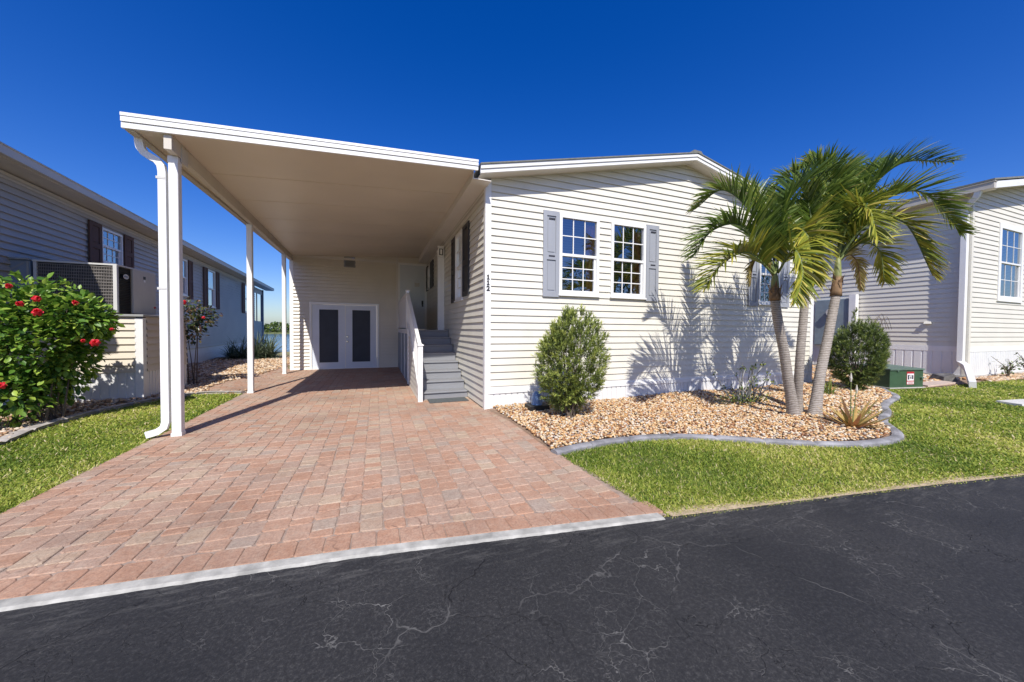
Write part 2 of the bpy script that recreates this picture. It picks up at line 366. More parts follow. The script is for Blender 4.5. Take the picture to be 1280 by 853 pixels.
def np_mesh(name, V, F, rnd, mt, parent=None):
    me = bpy.data.meshes.new(name); nv = len(V); nf, k = F.shape
    me.vertices.add(nv); me.vertices.foreach_set('co', V.astype(np.float32).ravel())
    me.loops.add(nf*k); me.loops.foreach_set('vertex_index', F.astype(np.int32).ravel())
    me.polygons.add(nf); me.polygons.foreach_set('loop_start', np.arange(0, nf*k, k, dtype=np.int32))
    me.polygons.foreach_set('loop_total', np.full(nf, k, dtype=np.int32))
    at = me.attributes.new('rnd', 'FLOAT', 'POINT'); at.data.foreach_set('value', rnd.astype(np.float32))
    me.materials.append(mt); me.update(calc_edges=True)
    o = bpy.data.objects.new(name, me); COL.objects.link(o)
    if parent: o.parent = parent; me.transform(chain(parent).inverted())
    return o

def scatter(TV, TF, pos, Rm, scale, rnd):
    """instances of template (m,3) at pos with rotation matrices; returns V,F,rnd"""
    n, m = len(pos), len(TV)
    sc = scale if np.ndim(scale) == 2 else np.repeat(np.asarray(scale)[:, None], 3, 1)
    V = np.einsum('nij,nmj->nmi', Rm, TV[None]*sc[:, None, :]) + pos[:, None, :]
    F = (TF[None] + (np.arange(n)*m)[:, None, None]).reshape(-1, TF.shape[1])
    return V.reshape(-1, 3), F, np.repeat(rnd, m)

def frame_from(dirs, roll=None):
    """rotation matrices whose local +Y is dirs, local +Z is as upward as possible (then rolled)"""
    d = dirs/np.linalg.norm(dirs, axis=1, keepdims=True)
    up = np.tile([0., 0., 1.], (len(d), 1)); up[np.abs(d[:, 2]) > .98] = [0, 1, 0]
    x = np.cross(d, up); x /= np.linalg.norm(x, axis=1, keepdims=True)
    z = np.cross(x, d)
    if roll is not None:
        c, s = np.cos(roll)[:, None], np.sin(roll)[:, None]
        x, z = x*c + z*s, z*c - x*s
    return np.stack([x, d, z], axis=2)

T_LEAF = (np.array([[0,0,0],[-.24,.28,.06],[-.25,.6,.05],[0,1,-.08],[0,.45,-.02],[.25,.6,.05],[.24,.28,.06]]), np.array([[0,4,3,2,1],[0,6,5,3,4]]))
T_NEED = (np.array([[-.5,0,0],[.5,0,0],[.45,.6,.02],[0,1,-.03]]), np.array([[0,1,2,3]]))
T_BLADE = (np.array([[-.5,0,0],[.5,0,0],[.42,.55,.0],[-.42,.55,.0],[.06,1,-.18],[-.06,1,-.18]]), np.array([[0,1,2,3],[3,2,4,5]]))

def thing(name, loc=(0,0,0), label=None, cat=None, group=None, rz=0):
    o = bpy.data.objects.new(name, None); COL.objects.link(o); o.location = loc; o.rotation_euler = (0,0,rz)
    o.empty_display_size = .2
    o.matrix_basis = Matrix.Translation(loc) @ Matrix.Rotation(rz, 4, 'Z')
    return tag(o, label, cat, group)
def tag(o, label=None, cat=None, group=None, kind=None):
    if label: o['label'] = label
    if cat: o['category'] = cat
    if group: o['group'] = group
    if kind: o['kind'] = kind
    return o
def struct(o, label=None, cat=None):
    o['kind'] = 'structure'
    if label: o['label'] = label
    if cat: o['category'] = cat
    return o

def siding(mb, P, ulim, z0, z1, e=.128, holes=(), mt=None, proj=.021):
    """clapboard courses; ulim(z)->(u0,u1) ; holes = (ua,ub,za,zb)"""
    k = 0
    while z0 + k*e < z1 - 1e-4:
        a, b = z0+k*e, min(z1, z0+(k+1)*e); k += 1
        br = sorted({a, b, *[h for ho in holes for h in ho[2:4] if a+1e-4 < h < b-1e-4]})
        off = lambda z: .0015 + proj*(1-(z-a)/e)
        def spans(zm, l):
            sp = [l]
            for (ua, ub, za, zb) in holes:
                if za < zm < zb:
                    ns = []
                    for s0, s1 in sp:
                        if ub <= s0 or ua >= s1: ns.append((s0, s1)); continue
                        if ua > s0: ns.append((s0, ua))
                        if ub < s1: ns.append((ub, s1))
                    sp = ns
            return sp
        for c, d in zip(br[:-1], br[1:]):
            lc, ld = ulim(c), ulim(d)
            if ld[1]-ld[0] < .01: ld = (sum(ld)/2-.005, sum(ld)/2+.005)
            for s0, s1 in spans((c+d)/2, lc):
                t0 = ld[0] if s0 == lc[0] else s0; t1 = ld[1] if s1 == lc[1] else s1
                mb.add([P(s0,c,off(c)), P(s1,c,off(c)), P(t1,d,off(d)), P(t0,d,off(d))], [(0,1,2,3)], mt)
                if c == a:
                    q = .25*proj; o_ = off(c)
                    mb.add([P(s0,c,o_), P(s1,c,o_), P(s1,c-q,o_+.001), P(s0,c-q,o_+.001), P(s0,c-q,o_-.004), P(s1,c-q,o_-.004), P(s0,c+.003,o_-.004), P(s1,c+.003,o_-.004), P(s0,c+.003,.0005), P(s1,c+.003,.0005)], [(0,3,2,1), (3,4,5,2), (4,6,7,5), (6,8,9,7)], mt)

def skirting(mb, P, u0, u1, z0, z1, mt=None, pitch=.11):
    """vertical ribbed vinyl panels"""
    n = max(1, round((u1-u0)/pitch)); w = (u1-u0)/n
    for i in range(n):
        a = u0+i*w
        pr = [(a, .018), (a+w*.78, .018), (a+w*.82, .004), (a+w*.96, .004), (a+w, .018)]
        for (p, o1), (q, o2) in zip(pr[:-1], pr[1:]):
            mb.add([P(p,z0,o1), P(q,z0,o2), P(q,z1,o2), P(p,z1,o1)], [(0,1,2,3)], mt)

def window(parent, P, u0, u1, z0, z1, cols=3, rows=(2, 3), glassm='glass', curtain=None, blinds=True, blindm='blind', fw=.06, label=None, rowsok=True):
    """double-hung window: casing + sashes, glass, grille, blind, curtain, dark room box"""
    f = MB(); W = M['white']
    f.pbox(P, u0, u0+fw, z0, z1, -.05, .045); f.pbox(P, u1-fw, u1, z0, z1, -.05, .045)
    f.pbox(P, u0+fw, u1-fw, z1-fw, z1, -.05, .045); f.pbox(P, u0+fw, u1-fw, z0, z0+fw*.8, -.05, .05)
    f.pbox(P, u0-.015, u1+.015, z0-.03, z0, -.0, .065)
    zm = (z0+z1)/2
    f.pbox(P, u0+fw, u1-fw, zm-.025, zm+.025, -.05, .028)
    # lower sash sits further in and has its own stiles
    s = .035
    f.pbox(P, u0+fw, u0+fw+s*.7, z0+fw*.8, zm-.025, -.05, .005); f.pbox(P, u1-fw-s, u1-fw, z0+fw*.8, zm-.025, -.05, .005)
    f.pbox(P, u0+fw+s*.7, u1-fw-s, z0+fw*.8, z0+fw*.8+s, -.05, .005)
    fr = f.build('window', W, parent)
    if label: fr['label'] = label
    g = MB()
    ua, ub = u0+fw, u1-fw
    tilt = random.uniform(-.004, .004)
    g.add([P(ua,zm+.025,.004+tilt), P(ub,zm+.025,.004-tilt), P(ub,z1-fw,.004), P(ua,z1-fw,.004)], [(0,1,2,3)])
    la, lb, lz = u0+fw+s*.7, u1-fw-s, z0+fw*.8+s
    g.add([P(la,lz,-.02), P(lb,lz,-.02), P(lb,zm-.025,-.02), P(la,zm-.025,-.02)], [(0,1,2,3)])
    g.build('pane', M[glassm], fr)
    gr = MB(); t = .009
    def grid(a, b, c, d, nc, nr, o):
        for i in range(1, nc): u = a+(b-a)*i/nc; gr.pbox(P, u-t, u+t, c, d, o, o+.008)
        for j in range(1, nr): z = c+(d-c)*j/nr; gr.pbox(P, a, b, z-t, z+t, o+.0008, o+.0088)
    grid(ua, ub, zm+.025, z1-fw, cols, rows[0], .006); grid(la, lb, lz, zm-.025, cols, rows[1], -.018)
    gr.build('grille', W, fr)
    if blinds:
        bl = MB(); z = z0+.06
        while z < z1-.05:
            bl.add([P(u0+.03,z,-.075), P(u1-.03,z,-.075), P(u1-.03,z+.034,-.105), P(u0+.03,z+.034,-.105)], [(0,1,2,3)]); z += .05
        bl.build('blind', M[blindm], fr)
    if curtain:
        cu = MB(); a, b = curtain; n = 14
        vs = []
        for i in range(n+1):
            u = a+(b-a)*i/n; o = -.055+.012*math.sin(i*1.9)
            vs += [P(u, z0+.03, o), P(u, z1-.12, o)]
        cu.add(vs, [(2*i, 2*i+2, 2*i+3, 2*i+1) for i in range(n)]); cu.build('curtain', M['curtain'], fr)
    rm = MB(); o = -.4
    A = [P(u0,z0,-.05),P(u1,z0,-.05),P(u1,z1,-.05),P(u0,z1,-.05)]; B = [P(u0,z0,o),P(u1,z0,o),P(u1,z1,o),P(u0,z1,o)]
    rm.add(A+B, [(0,1,5,4),(1,2,6,5),(2,3,7,6),(3,0,4,7),(4,5,6,7)]); rm.build('room', M['dark'], fr)
    return fr

def shutter(parent, P, u0, u1, z0, z1, mt, slots=True, label=None):
    s = MB(); st = (u1-u0)*.22; zm = z0+(z1-z0)*.47
    s.pbox(P, u0, u0+st, z0, z1, .014, .045, mt); s.pbox(P, u1-st, u1, z0, z1, .014, .045, mt)
    s.pbox(P, u0+st, u1-st, z1-.09, z1, .014, .045, mt); s.pbox(P, u0+st, u1-st, z0, z0+.1, .014, .045, mt)
    s.pbox(P, u0+st, u1-st, zm-.06, zm+.06, .014, .045, mt)
    for a, b in ((z0+.1, zm-.06), (zm+.06, z1-.09)):
        s.pbox(P, u0+st, u1-st, a, b, .014, .026, mt)
        s.pbox(P, u0+st+.022, u1-st-.022, a+.03, b-.03, .026, .036, mt)
    o = s.build('shutter', mt, parent)
    if label: o['label'] = label
    return o

# ------------------------------------------------------------------ camera, light, sky
cam = bpy.data.cameras.new('camera'); co = bpy.data.objects.new('camera', cam); COL.objects.link(co)
cam.sensor_fit = 'HORIZONTAL'; cam.sensor_width = 36; cam.lens = 440.86/1280*36
cam.shift_y = -(426.5-422.0)/1280; cam.clip_start = .05; cam.clip_end = 5000
yaw, pit, rol = .367778, -.0214061, .0071678
f = Vector((math.sin(yaw), math.cos(yaw), 0)); rt = Vector((math.cos(yaw), -math.sin(yaw), 0)); up = Vector((0,0,1))
f2 = f*math.cos(pit)+up*math.sin(pit); up2 = up*math.cos(pit)-f*math.sin(pit)
rt3 = rt*math.cos(rol)+up2*math.sin(rol); up3 = up2*math.cos(rol)-rt*math.sin(rol)
mw = Matrix((rt3, up3, -f2)).transposed().to_4x4(); mw.translation = Vector((-1.81138421, -6.00318846, 1.42))
co.matrix_world = mw; scene.camera = co

sd = Vector((.28, 1, -1.12)).normalized()     # direction the sunlight travels
sun = bpy.data.lights.new('sun', 'SUN'); sun.energy = 5.0; sun.angle = R(.5); sun.color = (1, .955, .89)
so = bpy.data.objects.new('sun', sun); COL.objects.link(so); so.rotation_euler = sd.to_track_quat('-Z', 'Y').to_euler(); so.location = (-3, -10, 12)
w = bpy.data.worlds.new('World'); scene.world = w; w.use_nodes = True
wn, wl = w.node_tree.nodes, w.node_tree.links
sky = wn.new('ShaderNodeTexSky'); sky.sky_type = 'NISHITA'; sky.sun_disc = False
sky.sun_elevation = math.asin(-sd.z); sky.sun_rotation = math.atan2(-sd.x, -sd.y)
sky.air_density = 1.0; sky.dust_density = .9; sky.ozone_density = 3.2; sky.altitude = 0
hs = wn.new('ShaderNodeHueSaturation'); hs.inputs['Saturation'].default_value = 1.34; hs.inputs['Value'].default_value = 1.46; hs.inputs['Hue'].default_value = .516
tnt = wn.new('ShaderNodeVectorMath'); tnt.operation = 'MULTIPLY'; tnt.inputs[1].default_value = (.88, .92, 1.04)
wl.new(sky.outputs[0], tnt.inputs[0]); wl.new(tnt.outputs[0], hs.inputs['Color']); wl.new(hs.outputs[0], wn['Background'].inputs['Color'])
wn['Background'].inputs['Strength'].default_value = .085
vs = scene.view_settings; vs.view_transform = 'Standard'; vs.look = 'None'; vs.exposure = .25; vs.gamma = 1; vs.use_curve_mapping = False
scene.cycles.max_bounces = 7; scene.cycles.transparent_max_bounces = 12
scene.cycles.sample_clamp_indirect = 6

# ------------------------------------------------------------------ plan curves
ROAD = [(-60, 2.), (-12, -2.75), (-6, -3.2), (-3.6, -3.424), (-1.9, -3.6), (.185, -3.914), (2.44, -4.253), (4.33, -4.562), (12, -5.85), (60, -14)]
def yroad(x): return np.interp(x, [p[0] for p in ROAD], [p[1] for p in ROAD])
BED = [(.10, -2.50), (.5, -2.42), (.95, -2.38), (1.45, -2.40), (1.9, -2.50), (2.3, -2.70), (2.8, -3.02), (3.3, -3.32), (3.75, -3.50), (4.2, -3.57), (4.65, -3.55),
       (5.0, -3.42), (5.35, -3.20), (5.62, -3.02), (6.0, -2.87), (6.4, -2.74), (6.8, -2.58), (7.25, -2.36), (7.9, -2.16), (8.5, -2.02), (9.0, -1.83), (9.45, -1.52), (9.95, -1.22)]
def poly_in(px, py, poly):
    ins = np.zeros(len(px), bool); j = len(poly)-1
    for i in range(len(poly)):
        xi, yi = poly[i]; xj, yj = poly[j]
        c = ((yi > py) != (yj > py)) & (px < (xj-xi)*(py-yi)/((yj-yi) or 1e-9)+xi); ins ^= c; j = i
    return ins
def smooth_line(pts, n=6):
    P = [Vector((*p, 0)) if len(p) == 2 else Vector(p) for p in pts]; out = []
    for i in range(len(P)-1):
        p0, p1, p2, p3 = P[max(i-1,0)], P[i], P[i+1], P[min(i+2,len(P)-1)]
        for k in range(n):
            t = k/n; out.append(.5*((2*p1)+(p2-p0)*t+(2*p0-5*p1+4*p2-p3)*t*t+(3*p1-p0-3*p2+p3)*t**3))
    out.append(P[-1]); return out
BEDS = [(p.x, p.y) for p in smooth_line(BED, 4)]
BEDPOLY = BEDS + [(10.6, -.4), (12.5, 2), (15.1, 4), (15.1, 14), (9.3, 14), (9.3, .02), (.02, .02), (.12, -1)]
LEDGE = [(-6.6, -3.4), (-6.1, -2.2), (-5.98, -1.), (-5.98, .1), (-6.10, .7), (-6.12, 1.3), (-6.05, 1.9), (-5.9, 2.4), (-5.72, 2.85), (-5.45, 3.18), (-5.1, 3.3), (-4.52, 3.12)]
LEDGES = [(p.x, p.y) for p in smooth_line(LEDGE, 3)]
LGRAV = LEDGES + [(-4.5, 3.5), (-5.25, 3.6), (-5.5, 4.2), (-5.45, 5.4), (-5.15, 6.4), (-4.95, 8.), (-5.1, 11), (-5.5, 14.5), (-8.6, 14.5), (-8.2, 8), (-7.9, 3), (-7.8, -3.2)]
LLAWN = [(-30, -1.5), (-6.6, -3.4)] + LEDGES + [(-4.50, 3.1), (-4.46, 1), (-4.45, -3.3), (-12, -2.7), (-30, -1.4)]
XD0, XD1 = -4.46, .14     # driveway sides

# ------------------------------------------------------------------ ground surfaces
g = MB(); g.add([(-2000,-2000,-.9),(2000,-2000,-.9),(2000,2000,-.9),(-2000,2000,-.9)], [(0,1,2,3)]); struct(g.build('ground', M['bank']))
g = MB(); g.add([(-300,-300,-.012),(300,-300,-.012),(300,19,-.012),(-300,19,-.012),(300,20.5,-.9),(-300,20.5,-.9)], [(0,1,2,3),(3,2,4,5)]); struct(g.build('lawn_ground', M['ground']))
g = MB(); g.add([(-900,18.5,-.45),(900,18.5,-.45),(900,1500,-.45),(-900,1500,-.45)], [(0,1,2,3)]); struct(g.build('water', M['water']))
g = MB(); g.add([(-900,128,-.6),(900,128,-.6),(900,132,.1),(-900,132,.1),(900,700,.1),(-900,700,.1)], [(0,1,2,3),(3,2,4,5)]); struct(g.build('far_shore', M['bank']))
# road
g = MB(); xs = np.concatenate([[-60,-30], np.linspace(-12, 14, 105), [20, 35, 60]]); vsr = []
for x in xs:
    jit = (random.random()-.5)*.018 if -12 < x < 14 else 0
    vsr += [(x, float(yroad(x))-.02+jit, 0), (x, float(yroad(x))-6.8, .0)]
g.add(vsr, [(2*i, 2*i+1, 2*i+3, 2*i+2) for i in range(len(xs)-1)]); struct(g.build('road', M['asphalt']))
# kerb strip in front of the driveway
g = MB(); n = 170; ks = []
for i in range(n+1):
    x = -6.4 + (6.4+.22)*i/n; y = float(yroad(x)); j = random.uniform(-.0025, .0025)
    ks += [(x, y+.035, -.01), (x, y+.03, .012), (x, y-.035+j, .010), (x, y-.062+j*1.3, -.004)]
g.add(ks, [(4*i+k, 4*i+k+1, 4*i+5+k, 4*i+4+k) for i in range(n) for k in range(3)]); struct(g.build('kerb_strip', M['kerbpaint']))
# sand bed under the pavers
g = MB(); base = [(x, float(yroad(x))+.0, .002) for x in (-4.46, -3.6, -1.9, .28)]
g.add(base + [(XD1, -2.3, .002), (XD1, 0, .002), (0, .02, .002), (0, 7.75, .002), (-4.45, 7.75, .002), (-4.95, 9, .002), (-5.1, 14.5, .002), (-5.6, 14.5, .002), (-5.15, 8, .002), (-5.3, 6.2, .002), (-5.6, 5, .002), (-5.4, 3.7, .002), (-4.5, 3.4, .002)], [list(range(17))])
struct(g.build('driveway', M['sand']))

# pavers as individual bevelled stones (one surface)
def paver(mb, c, r, gap=.0018):
    """c: four ground corners ccw"""
    ctr = Vector((sum(p[0] for p in c)/4, sum(p[1] for p in c)/4, 0)); pts = []
    zt = .009+random.uniform(-.0012, .0012)
    for i in range(4):
        p = Vector((*c[i], 0)); a = Vector((*c[i-1], 0)); b = Vector((*c[(i+1) % 4], 0))
        ia = (a-p); ib = (b-p); la, lb = ia.length, ib.length
        if la < .01 or lb < .01: return
        ia.normalize(); ib.normalize()
        k = random.uniform(.008, .022); q = p + (ia+ib)*gap
        pts += [q+ia*min(k, la*.2), q+ib*min(k, lb*.2)]
    j = lambda: random.uniform(-.0035, .0035)
    lo = [(p.x+j(), p.y+j(), .001) for p in pts]; lo2 = []; hi = []
    for p in lo:
        d = Vector((ctr.x-p[0], ctr.y-p[1], 0)); L_ = d.length or 1; d /= L_
        hi.append((p[0]+d.x*.008, p[1]+d.y*.008, zt)); lo2.append((p[0]+d.x*.0015, p[1]+d.y*.0015, zt-.004))
    mb.add(lo+lo2+hi, [[i, (i+1) % 8, 8+(i+1) % 8, 8+i] for i in range(8)] + [[8+i, 8+(i+1) % 8, 16+(i+1) % 8, 16+i] for i in range(8)] + [[16+i for i in range(8)]], None, r)
pv = MB()
def rtone():
    return random.random()
x = XD0
while x < XD1+.02:                                   # soldier course along the road
    wd = random.uniform(.145, .162); x1 = x+wd
    if x1 > XD1+.17: break
    y0, y1 = float(yroad(x))+.035, float(yroad(x1))+.035; paver(pv, [(x, y0), (x1, y1), (x1+.002, y1+.195), (x+.002, y0+.195)], random.random()*.35); x = x1
ncol = 29; cw = (XD1-XD0)/ncol
for i in range(ncol):                                # columns running up the drive
    xa, xb = XD0+i*cw, XD0+(i+1)*cw
    ya = float(yroad(xa))+.237; yb = float(yroad(xb))+.237
    top = 7.75; first = True; yl, yr = ya, yb; edge = i == 0 or i == ncol-1
    while yl < top:
        ln = random.choice((.085, .12, .12, .155, .155, .20))
        nl = max(yl, yr)+ln if first else yl+ln; nr = nl
        sk = random.uniform(-.004, .004)
        xb_ = min(xb, -.0) if yl > .0 else xb
        jx, jy = random.uniform(-.007, .007), random.uniform(-.007, .007)
        if xb_-xa > .04: paver(pv, [(xa+jx, yl), (xb_+jy, yr), (xb_+jy+sk, min(nr, top)), (xa+jx+sk, min(nl, top))], rtone())
        yl, yr = nl, nr; first = False
PATHP = [(-5.4, 3.65), (-4.46, 3.45), (-4.46, 7.75), (-4.9, 9), (-5.0, 14.4), (-5.6, 14.4), (-5.1, 8.0), (-5.3, 6.3), (-5.58, 5.0)]
yy = 3.5
while yy < 14.3:
    xx = -5.9+random.uniform(0, .2); ln = .15
    while xx < -4.2:
        wd = random.choice((.12, .16, .21)); c = (xx+wd/2, yy+ln/2)
        if poly_in(np.array([c[0]]), np.array([c[1]]), PATHP)[0]: paver(pv, [(xx, yy), (xx+wd, yy), (xx+wd, yy+ln), (xx, yy+ln)], rtone())
        xx += wd
    yy += ln
po = pv.build('paving', M['paver']); struct(po)

# gravel bed grounds
def sheet(name, poly, z, mt):
    m = MB(); m.add([(x, y, z) for x, y in poly], [list(range(len(poly)))]); return struct(m.build(name, mt))
sheet('gravel_bed', [(p[0], p[1]+.05) if i < len(BEDS) else p for i, p in enumerate(BEDPOLY)], .012, M['soil'])
sheet('side_gravel_bed', LGRAV, .008, M['soil'])

ICO = bpy.data.meshes.new('tmp'); import bmesh
bm = bmesh.new(); bmesh.ops.create_icosphere(bm, subdivisions=1, radius=1); 
IV = np.array([v.co[:] for v in bm.verts]); IF = np.array([[v.index for v in fc.verts] for fc in bm.faces]); bm.free(); bpy.data.meshes.remove(ICO)
def randrot(n):
    q = rng.normal(size=(n, 4)); q /= np.linalg.norm(q, axis=1, keepdims=True); a, b, c, d = q.T
    return np.stack([np.stack([1-2*(c*c+d*d), 2*(b*c-a*d), 2*(b*d+a*c)], 1), np.stack([2*(b*c+a*d), 1-2*(b*b+d*d), 2*(c*d-a*b)], 1), np.stack([2*(b*d-a*c), 2*(c*d+a*b), 1-2*(b*b+c*c)], 1)], 1)
CX, CY_ = -1.81, -6.0
def stones(name, poly, n, mt, zb, smin, smax, label):
    xs_ = [p[0] for p in poly]; ys_ = [p[1] for p in poly]
    X = rng.uniform(min(xs_), max(xs_), n*12); Y = rng.uniform(min(ys_), max(ys_), n*12)
    k = poly_in(X, Y, poly); X, Y = X[k], Y[k]
    d = np.hypot(X-CX, Y-CY_); keep = rng.random(len(X)) < np.clip((6.5/d)**1.6, 0, 1); X, Y, d = X[keep][:n], Y[keep][:n], d[keep][:n]; m = len(X)
    s = rng.uniform(smin, smax, m)*np.clip(d/7, 1, 2.2)
    sc = np.stack([s*rng.uniform(.7, 1.3, m), s*rng.uniform(.55, 1., m), s*rng.uniform(.4, .75, m)], 1)
    a = rng.uniform(0, 2*np.pi, m); t = rng.normal(0, .35, m); t2 = rng.normal(0, .35, m)
    ca, sa = np.cos(a), np.sin(a); Rz = np.zeros((m,3,3)); Rz[:,0,0]=ca; Rz[:,0,1]=-sa; Rz[:,1,0]=sa; Rz[:,1,1]=ca; Rz[:,2,2]=1
    Rx = np.zeros((m,3,3)); Rx[:,0,0]=1; Rx[:,1,1]=np.cos(t); Rx[:,1,2]=-np.sin(t); Rx[:,2,1]=np.sin(t); Rx[:,2,2]=np.cos(t)
    Rm = Rz@Rx
    z = zb + .02*np.sin(X*1.7)*np.cos(Y*2.1)+rng.uniform(-.006, .024, m)
    V, F, r = scatter(IV, IF, np.stack([X, Y, z], 1), Rm, sc, rng.random(m))
    V = V+rng.normal(0, .0018, V.shape)
    o = np_mesh(name, V, F, r, mt); return tag(o, label, 'gravel', kind='stuff')
GP = [(x+.0, y+.14) for x, y in BEDS[:-3]] + [(10.4, -.2), (12.5, 2.2), (15, 4), (15, 9), (9.35, 9), (9.35, -.03), (.13, -.03), (.17, -1.4), (.13, -2.3)]
stones('gravel', GP, 36000, M['gravel'], .035, .013, .027, 'orange and cream river gravel in the curved bed')
stones('side_gravel', LGRAV, 13000, M['gravel_l'], .02, .014, .03, 'brown and tan gravel between the grey house and the paving')

sheet('border_bed', [(15.0, -1.5), (26, -1.7), (26, -.95), (15.2, -.95)], .004, M['soil'])
stones('border_gravel', [(15.0, -1.45), (26, -1.65), (26, -.97), (15.2, -.97)], 2600, M['gravel_l'], .02, .014, .03, 'brown gravel strip below the white skirting of the right house')

sheet('corner_bed', [(11.45, -1.40), (15.02, -1.42), (15.1, -.9), (15.1, 4), (12.45, 2), (11.2, -.1)], .006, M['soil'])
stones('corner_gravel', [(11.6, -.9), (15.1, -1.0), (15.1, 3.8), (12.5, 2), (11.6, -.1)], 2600, M['gravel'], .02, .014, .03, 'orange gravel patch between the green box and the right house')
g = MB(); vsr = []
for i in range(130):
    x = .3+i*.2; y = float(yroad(x)); vsr += [(x, y-.03, .0035), (x, y+.05+.03*math.sin(x*2.3)+random.uniform(-.02, .03), -.006)]
g.add(vsr, [(2*i, 2*i+1, 2*i+3, 2*i+2) for i in range(129)]); struct(g.build('sandy_verge', M['sandy']))

# grass
def grass(name, poly, n, label, smin=.024, smax=.055):
    xs_ = [p[0] for p in poly]; ys_ = [p[1] for p in poly]; X = []; Y = []
    tot = 0
    while tot < n:
        x = rng.uniform(min(xs_), max(xs_), 400000); y = rng.uniform(min(ys_), max(ys_), 400000)
        k = poly_in(x, y, poly); x, y = x[k], y[k]; d = np.hypot(x-CX, y-CY_)
        dens = np.sin(x*3.1+1)*np.sin(y*3.7)+np.sin(x*7.3+y*5.1)
        k = (rng.random(len(x)) < np.clip((3.2/d)**1.7, 0, 1)*np.clip(.72+.2*dens, .3, 1)); X.append(x[k]); Y.append(y[k]); tot += k.sum()
    X = np.concatenate(X)[:n]; Y = np.concatenate(Y)[:n]
    d = np.hypot(X-CX, Y-CY_)
    edge = np.clip((Y-yroad(X))/.22, 0, 1); 
    az = rng.uniform(0, 2*np.pi, n); el = rng.uniform(.1, 1.1, n)
    dirs = np.stack([np.cos(az)*np.cos(el), np.sin(az)*np.cos(el), np.sin(el)], 1)
    L_ = rng.uniform(smin, smax, n)*(.45+.55*edge)*np.clip(1+(d-4)*.03, 1, 1.5); Wd = rng.uniform(.004, .0075, n)*np.clip(d/3.5, 1, 3.2)
    patch = .5+.42*np.sin(X*1.9+.7*np.sin(Y*2.3))*np.cos(Y*1.3+X*.4)+.14*np.sin(X*6.1)*np.sin(Y*5.3)
    r = np.clip(rng.normal(0, .22, n)+.12+.5*patch+(1-edge)*.45*rng.random(n), 0, 1)
    r[rng.random(n) < .04] = .96
    V, F, rr = scatter(*T_BLADE, np.stack([X, Y, np.full(n, -.008)], 1), frame_from(dirs, rng.uniform(-.6, .6, n)), np.stack([Wd, L_, L_], 1), r)
    return tag(np_mesh(name, V, F, rr, M['grass']), label, 'grass', kind='stuff')
RL = [(x, float(yroad(x))-.06) for x in (.26, 1, 2.44, 4.33, 8, 12, 20, 26)] + [(26, -1.6), (17, -1.6), (15.0, -1.35), (13.4, -1.45), (12, -1.5), (10.3, -1.3)] + [(x, y-.02) for x, y in BEDS[::-1]] + [(.15, -2.9), (.22, -3.8)]
grass('grass', RL, 210000, 'mown green lawn between the gravel bed and the road')
grass('side_grass', LLAWN, 90000, 'green lawn wedge left of the brick driveway')

# edging strips
def edging(name, line, width, height, mt, label, side=1, seg=.55):
    m = MB(); pts = smooth_line(line, 14); acc = 0
    rows = []
    for i, p in enumerate(pts):
        d = (pts[min(i+1, len(pts)-1)]-pts[max(i-1, 0)]).normalized(); nrm = Vector((-d.y, d.x, 0))*side
        if i: acc += (p-pts[i-1]).length
        gdip = 0
        if acc > seg: gdip = .02; acc = 0
        pr = [(0, -.02), (0, height*.55), (.02, height*.9), (width*.35, height), (width*.7, height*.97), (width-.012, height*.8), (width, height*.4), (width, -.02)]
        rows.append([(p.x+nrm.x*a, p.y+nrm.y*a, b-gdip) for a, b in pr])
    k = len(rows[0]); vs_ = [v for r_ in rows for v in r_]
    m.add(vs_, [(i*k+j, i*k+j+1, (i+1)*k+j+1, (i+1)*k+j) for i in range(len(rows)-1) for j in range(k-1)] + [list(range(k)), [(len(rows)-1)*k+j for j in range(k)]])
    return tag(m.build(name, mt, smooth=False), label, 'edging')
edging('garden_edging', BED, .125, .05, M['edging'], 'grey poured concrete edging curving round the gravel bed beside the lawn')
edging('garden_edging', LEDGE, -.13, .06, M['edging_l'], 'dull concrete edging between the left lawn and the hibiscus bed', -1)

# ------------------------------------------------------------------ MAIN HOUSE
APX, APZ, SL = 4.6, 5.10, .222
WX = 9.2
house = thing('mobile_home', (0, 0, 0), 'cream sided home in the middle with grey shutters and low gable roof', 'house')
PF = lambda u, z, o: (u, -o, z)                 # front wall
PS = lambda u, z, o: (-o, u, z)                 # carport side wall, u = Y
def gable_z(x): return APZ - SL*abs(x-APX)
def gl(z, a=.05, b=WX-.05):
    if z <= gable_z(0)+.01: return (a, b)
    h = (APZ+.02-z)/SL; return (max(a, APX-h), min(b, APX+h))
W1 = (1.44, 2.335, 2.11, 3.63); W2 = (2.625, 3.50, 2.11, 3.63); W3 = (7.02, 7.80, 2.11, 2.98+.62)
hs_ = [(a+.01, b-.01, c+.01, d-.01) for a, b, c, d in (W1, W2, W3)]
mb = MB(); siding(mb, PF, gl, .411, APZ, .128, hs_); mb.build('front_wall', M['siding'], house)
SW1 = (1.69, 2.42, 2.10, 3.64); SW2 = (6.70, 7.25, 2.90, 3.68)
mb = MB(); siding(mb, PS, lambda z: (.05, 18), .03, 4.02, .128, [(a+.01, b-.01, c+.01, d-.01) for a, b, c, d in (SW1, SW2)]); mb.build('side_wall', M['siding'], house)
mb = MB(); mb.box((WX-.005, .02, .27), (WX, 18, 4.05)); mb.box((0.02, 18, 0), (WX-.02, 17.99, 4.05)); mb.box((WX-.004, .02, 0), (WX-.002, 18, .27)); mb.build('wall', M['siding'], house)
mb = MB(); skirting(mb, PF, .05, WX-.05, -.02, .275, pitch=.115); mb.build('skirting', M['skirt'], house)
mb = MB(); mb.pbox(PF, .04, WX-.04, .275, .345, -.01, .034); mb.pbox(PF, .04, WX-.04, .345, .411, 0, .012); mb.build('starter_band', M['white'], house)
